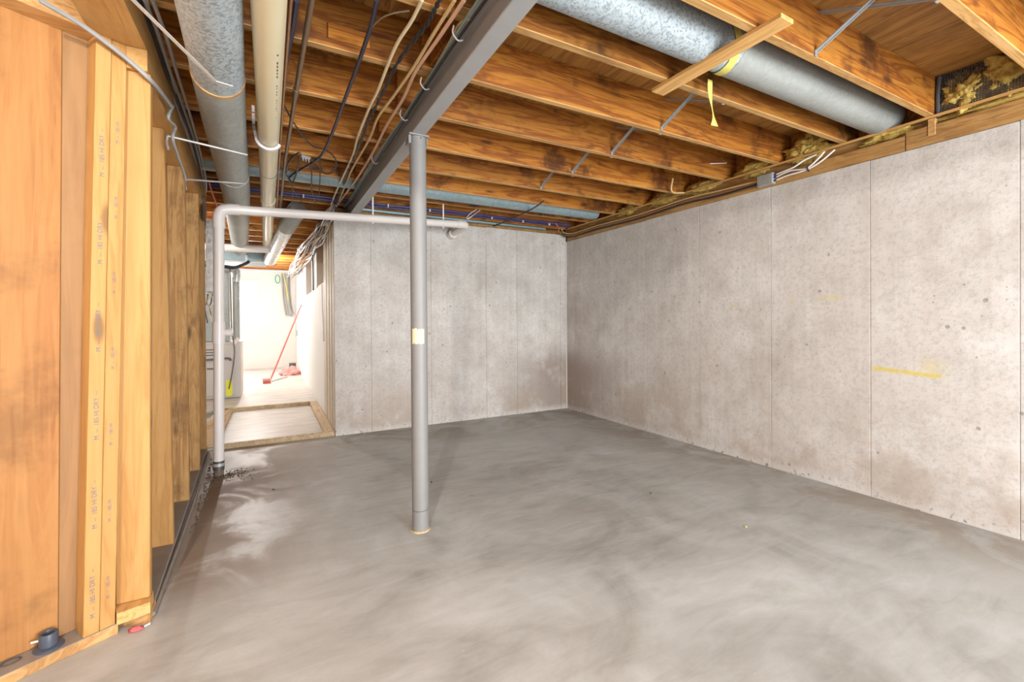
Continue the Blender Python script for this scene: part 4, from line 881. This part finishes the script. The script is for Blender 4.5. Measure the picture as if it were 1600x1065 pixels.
tag(mk('hanger_strip', bm, 'bright_steel', None, a), 'shiny metal strip slanting from the stud wall header to the duct', 'strip')

# ================================================================== things on the plate and floor
cf = thing('toilet_flange', 'dark grey plastic pipe flange lying on the angled bottom plate', 'flange')
fc = Vector((-0.7008, 2.1957, 0.0405))
bm = bmesh.new(); lathe(bm, [(0.036, 0.0), (0.040, 0.001), (0.040, 0.007), (0.026, 0.011), (0.024, 0.011)], 36); mk('rim_disc', bm, 'flange', cf, fc)
bm = bmesh.new(); lathe(bm, [(0.0255, 0.010), (0.0255, 0.052), (0.0245, 0.054), (0.019, 0.054), (0.018, 0.052), (0.018, 0.014), (0.001, 0.0135)], 36); mk('collar', bm, 'flange', cf, fc)
tubeo('bolt', [(-0.724, 2.19, 0.075), (-0.745, 2.194, 0.073)], 0.0035, 'white_plastic', cf, 8, 1)
bm = bmesh.new(); pts = [(0.024 * cos(a), 0.015 * sin(a), 0.0) for a in [2 * pi * k / 24 for k in range(25)]]
tube(bm, pts, 0.0022, 6, 1); o = mk('rubber_ring', bm, 'dark_steel', None, (-0.785, 2.163, 0.0425)); o.rotation_euler = (0, 0, 0.5)
tag(o, 'thin dark rubber ring lying on the angled plate beside flange', 'ring')
bm = bmesh.new(); bmesh.ops.create_icosphere(bm, subdivisions=3, radius=1)
for v in bm.verts:
    d = v.co.copy(); v.co = Vector((d.x * 0.022, d.y * 0.014, max(-0.004, d.z * 0.012))) * (1 + 0.5 * noise.noise(d * 2.7))
tag(mk('rag_scrap', bm, 'red', None, (-0.463, 2.226, 0.006), True), 'tiny red scrap on the floor by the wall corner', 'scrap')
bm = bmesh.new(); bar(bm, (-0.009, 0, 0), (0.009, 0.006, 0.003), 0.006, 0.005); tag(mk('plastic_chip', bm, 'white_plastic', None, (-0.432, 2.238, 0.004)), 'white plastic chip on the floor beside the red scrap', 'chip')
# gravel round the drain pipe foot: loose dirt
bm = bmesh.new(); random.seed(9)
for i in range(460):
    if i < 300: x = -0.30 + random.gauss(0, 0.085); y = 4.13 + random.gauss(0, 0.06)
    else: y = random.uniform(3.1, 4.7); x = -0.40 - (y - 3.0) * 0.03 + abs(random.gauss(0, 0.022))
    r = random.uniform(0.002, 0.007)
    mtx = Matrix.Translation((x, y, r * 0.4)) @ Matrix.Diagonal((r, r * random.uniform(0.6, 1), r * 0.7, 1))
    bmesh.ops.create_icosphere(bm, subdivisions=1, radius=1.0, matrix=mtx)
o = mk('gravel_dirt', bm, 'dirt'); o['kind'] = 'stuff'; tag(o, 'brown gravelly dirt scattered round the pipe foot and plate', 'dirt')
random.seed(21)
for (x, y, m, lb) in ((0.02, 3.62, 'purple_black', 'tiny blue scrap on the stained floor'), (-0.12, 1.62, 'white_plastic', 'tiny white chip on the foreground floor'),
                      (1.05, 3.2, 'black', 'tiny black chip on the floor behind the post'), (2.3, 2.25, 'dirt', 'small dark crumb on floor mid right'), (2.4, 1.62, 'tape', 'tiny yellowish crumb on floor at right')):
    bm = bmesh.new(); bmesh.ops.create_icosphere(bm, subdivisions=1, radius=0.009)
    for v in bm.verts: v.co.z *= 0.5; v.co *= random.uniform(0.7, 1.2)
    tag(mk('floor_crumb', bm, m, None, (x, y, 0.003)), lb, 'crumb')

# ================================================================== corridor
struct(boxo('floor_corridor', (-2.3, 7.0, 0.0), (XC, 12.5, 0.052), 'cfloor', None, 0.003))
struct(boxo('floor_recess', (-0.56, 5.03, 0.0), (0.50, 6.93, 0.012), 'cfloor', None, 0.0))
tag(boxo('timber_sleeper', (-0.42, 4.985, 0.0), (0.597, 5.03, 0.048), 'pale', None, 0.004), 'front timber across the corridor floor opening', 'timber')
tag(boxo('timber_sleeper', (-0.62, 6.93, 0.0), (0.50, 6.985, 0.062), 'pale', None, 0.004), 'rear timber across the corridor floor', 'timber')
tag(boxo('floor_plank', (0.50, 5.035, 0.0), (0.595, 7.0, 0.056), 'pale', None, 0.004), 'flat plank along the foot of the corridor wall', 'plank')
tag(boxo('floor_plank', (-0.62, 5.06, 0.012), (-0.43, 6.90, 0.05), 'pale', None, 0.004), 'flat plank lying left of the corridor opening behind riser', 'plank')
# furnace
fu = thing('furnace', 'beige furnace cabinet at the left of the corridor', 'furnace')
boxo('lower_cabinet', (-1.05, 7.9, 0.055), (-0.375, 8.6, 0.90), 'furnace', fu, 0.012)
fd = boxo('front_door', (-1.03, 7.885, 0.10), (-0.46, 7.9, 0.86), 'furnace', fu, 0.006)
boxo('upper_cabinet', (-1.05, 7.98, 0.90), (-0.52, 8.55, 1.98), 'galv_dull', fu, 0.01)
o = boxo('energy_label', (-0.565, 7.878, 0.09), (-0.49, 7.8845, 0.33), 'label_yellow', fu, 0.001); o['label'] = 'yellow label sheet'
for q in (0.70, 0.74, 0.78): subpart(boxo('louvre', (-0.90, 7.879, q), (-0.60, 7.8845, q + 0.015), 'dark_steel', None, 0.001), fd)
subpart(boxo('door_handle', (-0.80, 7.872, 0.50), (-0.68, 7.8845, 0.52), 'dark_steel', None, 0.002), fd)
tubeo('gas_line', [(-0.82, 7.86, 0.64), (-0.54, 7.86, 0.655), (-0.50, 7.85, 0.62)], 0.014, 'dark_steel', fu, 8, 4)
tubeo('wiring', [(-0.50, 7.85, 2.0), (-0.485, 7.85, 1.1), (-0.45, 7.84, 0.75), (-0.49, 7.85, 0.4), (-0.53, 7.865, 0.20)], 0.008, 'dark_steel', fu, 6, 5)
fl = thing('flue_pipe', 'galvanised flue pipe standing against the furnace side', 'pipe')
tubeo('flue_section', [(-0.43, 7.95, 0.92), (-0.43, 7.95, 1.86)], 0.045, 'galv_dull', fl, 20, 1)
tubeo('flue_elbow', [(-0.43, 7.95, 1.80), (-0.42, 7.95, 1.92), (-0.46, 7.97, 1.99), (-0.75, 8.0, 2.02)], 0.05, 'galv_bright', fl, 20, 4)
tubeo('drain_tee', [(-0.47, 7.90, 0.86), (-0.40, 7.90, 0.95)], 0.03, 'pvc_white', fl, 12, 1)
pl = thing('plenum_box', 'grey sheet metal plenum under the joists above the furnace', 'plenum')
boxo('plenum_body', (-1.2, 7.75, 2.10), (-0.03, 8.5, 2.31), 'galv_blue', pl, 0.006)
boxo('drive_cleat', (-0.30, 7.742, 2.10), (-0.27, 7.75, 2.31), 'galv_bright', pl, 0.001)
boxo('bottom_seam', (-1.2, 7.74, 2.075), (-0.03, 7.76, 2.10), 'white_plastic', pl, 0.001)
boxo('drop_collar', (-1.02, 7.98, 1.98), (-0.62, 8.45, 2.10), 'galv_dull', pl, 0.004)
tag(tubeo('refrigerant_line', [(-1.1, 7.70, 2.0), (-0.62, 7.70, 2.0), (-0.45, 7.70, 1.985), (-0.30, 7.70, 2.05), (-0.25, 7.72, 2.09)], 0.022, 'black', None, 10, 5), 'black insulated line curving below the plenum', 'pipe')
cp = thing('condensate_pipe', 'pinkish white pipe running crosswise before the plenum', 'pipe')
tubeo('pipe_wall', [(-0.95, 6.8, 2.13), (0.05, 6.8, 2.16)], 0.048, 'pvc_white', cp, 24, 1)
tubeo('pipe_cap', [(0.03, 6.8, 2.16), (0.10, 6.8, 2.162)], 0.052, 'pvc_white', cp, 24, 1)
eb = thing('breaker_box', 'pale grey breaker box edge beyond the last stud', 'breaker box')
boxo('box_body', (-0.515, 5.06, 1.48), (-0.455, 5.35, 2.16), 'galv_bright', eb, 0.004); boxo('box_door', (-0.455, 5.08, 1.50), (-0.45, 5.33, 2.14), 'white_plastic', eb, 0.002)
random.seed(4)
for i in range(5):
    x0 = -0.50 + 0.012 * i
    tag(tubeo('thin_wire', [(x0, 5.04, 1.46), (x0 + random.uniform(-0.02, 0.04), 5.03, 1.38), (x0 + random.uniform(-0.03, 0.06), 5.02, 1.33), (x0 + random.uniform(-0.02, 0.03), 5.02, 1.22 + random.uniform(-0.05, 0.05))], 0.005, ['dark_steel', 'tan_cable', 'white_cable'][i % 3], None, 6, 5), ['dark', 'tan', 'white'][i % 3] + ' loose wire end hanging under the breaker box', 'wire', 'wire ends under the panel')
# broom
br = thing('push_broom', 'broom with a red handle leaning on the white corridor wall', 'broom')
tubeo('handle', [(0.565, 9.80, 1.51), (0.02, 9.50, 0.11)], 0.014, 'red', br, 10, 1)
tubeo('handle_tip', [(0.572, 9.805, 1.53), (0.55, 9.79, 1.47)], 0.0155, 'dark_steel', br, 10, 1)
boxo('broom_head', (-0.11, 9.40, 0.10), (0.03, 9.55, 0.15), 'pink_rag', br, 0.01)
boxo('bristles', (-0.105, 9.405, 0.054), (0.025, 9.545, 0.10), 'red', br, 0.004)
tag(tubeo('floor_rod', [(0.04, 9.62, 0.07), (0.32, 10.2, 0.07)], 0.012, 'grey_cable', None, 8, 1), 'short grey rod on the floor between broom and rag', 'rod')
bm = bmesh.new(); bmesh.ops.create_icosphere(bm, subdivisions=4, radius=1)
for v in bm.verts:
    d = v.co.copy(); n = noise.fractal(d * 2.0 + Vector((4, 1, 0)), 1, 2, 4)
    v.co = Vector((d.x * 0.18, d.y * 0.22, max(-0.0, d.z * 0.16))) * (1 + 0.45 * n)
tag(mk('cleaning_rag', bm, 'pink_rag', None, (0.40, 10.75, 0.052), True), 'crumpled pink rag on the far corridor floor', 'rag')
cn = thing('metal_can', 'dark cylindrical can behind the pink rag', 'can')
bm = bmesh.new(); lathe(bm, [(0.07, 0.0), (0.07, 0.20), (0.064, 0.205), (0.06, 0.20)], 24); mk('can_body', bm, 'dark_steel', cn, (0.47, 11.40, 0.052))
bm = bmesh.new(); lathe(bm, [(0.073, 0.0), (0.073, 0.012)], 24); mk('can_rim', bm, 'galv_dull', cn, (0.47, 11.40, 0.245))

# ================================================================== lamps (bare bulbs on the joists)
def bulb(loc, power, color, label, r=0.035, ht=JB):
    """porcelain holder on a mounting bar between two joists, bulb below it"""
    t = thing('ceiling_bulb', label, 'lamp', 'bare ceiling bulbs')
    x, y = loc
    boxo('mounting_bar', (x - 0.02, y - 0.22, ht + 0.001), (x + 0.02, y + 0.22, ht + 0.02), 'plate_y', t)
    bm = bmesh.new(); lathe(bm, [(0.055, ht), (0.055, ht - 0.02), (0.03, ht - 0.045), (0.022, ht - 0.06)], 24); mk('lamp_holder', bm, 'white_plastic', t, (x, y, 0))
    bm = bmesh.new(); top = ht - 0.06
    lathe(bm, [(0.012, top), (0.014, top - 0.015), (0.028, top - 0.045), (0.031, top - 0.062), (0.026, top - 0.085), (0.010, top - 0.098), (0.001, top - 0.1)], 24)
    mk('bulb_glass', bm, 'glass_bulb', t, (x, y, 0))
    d = bpy.data.lights.new('bulb_light', 'POINT'); d.energy = power; d.color = color; d.shadow_soft_size = r
    o = bpy.data.objects.new('bulb_light', d); COL.objects.link(o); o.parent = t; o.location = (x, y, top - 0.14)
    return t
bulb((-0.70, -0.40), 210, (1.0, 0.95, 0.89), 'bare bulb between joists left of the viewer', 0.035, 2.53)
bulb((-0.35, 9.5), 210, (1.0, 0.97, 0.93), 'bare bulb in the corridor behind the plenum', 0.035, 2.46)
bulb((-1.2, 6.2), 50, (1.0, 0.96, 0.9), 'bare bulb left of the corridor behind the stud wall', 0.035, 2.46)

# ================================================================== put every empty at the foot of its thing
bpy.context.view_layer.update()
for o in list(bpy.data.objects):
    if o.type == 'EMPTY' and o.parent is None and o.children:
        lo = Vector((1e9,) * 3); hi = Vector((-1e9,) * 3)
        for ch in o.children:
            if ch.type != 'MESH': continue
            for c in ch.bound_box:
                p = ch.matrix_world @ Vector(c)
                lo = Vector(map(min, lo, p)); hi = Vector(map(max, hi, p))
        base = Vector(((lo.x + hi.x) / 2, (lo.y + hi.y) / 2, lo.z)) - o.location
        o.location += base
        for ch in o.children: ch.location -= base
bpy.context.view_layer.update()
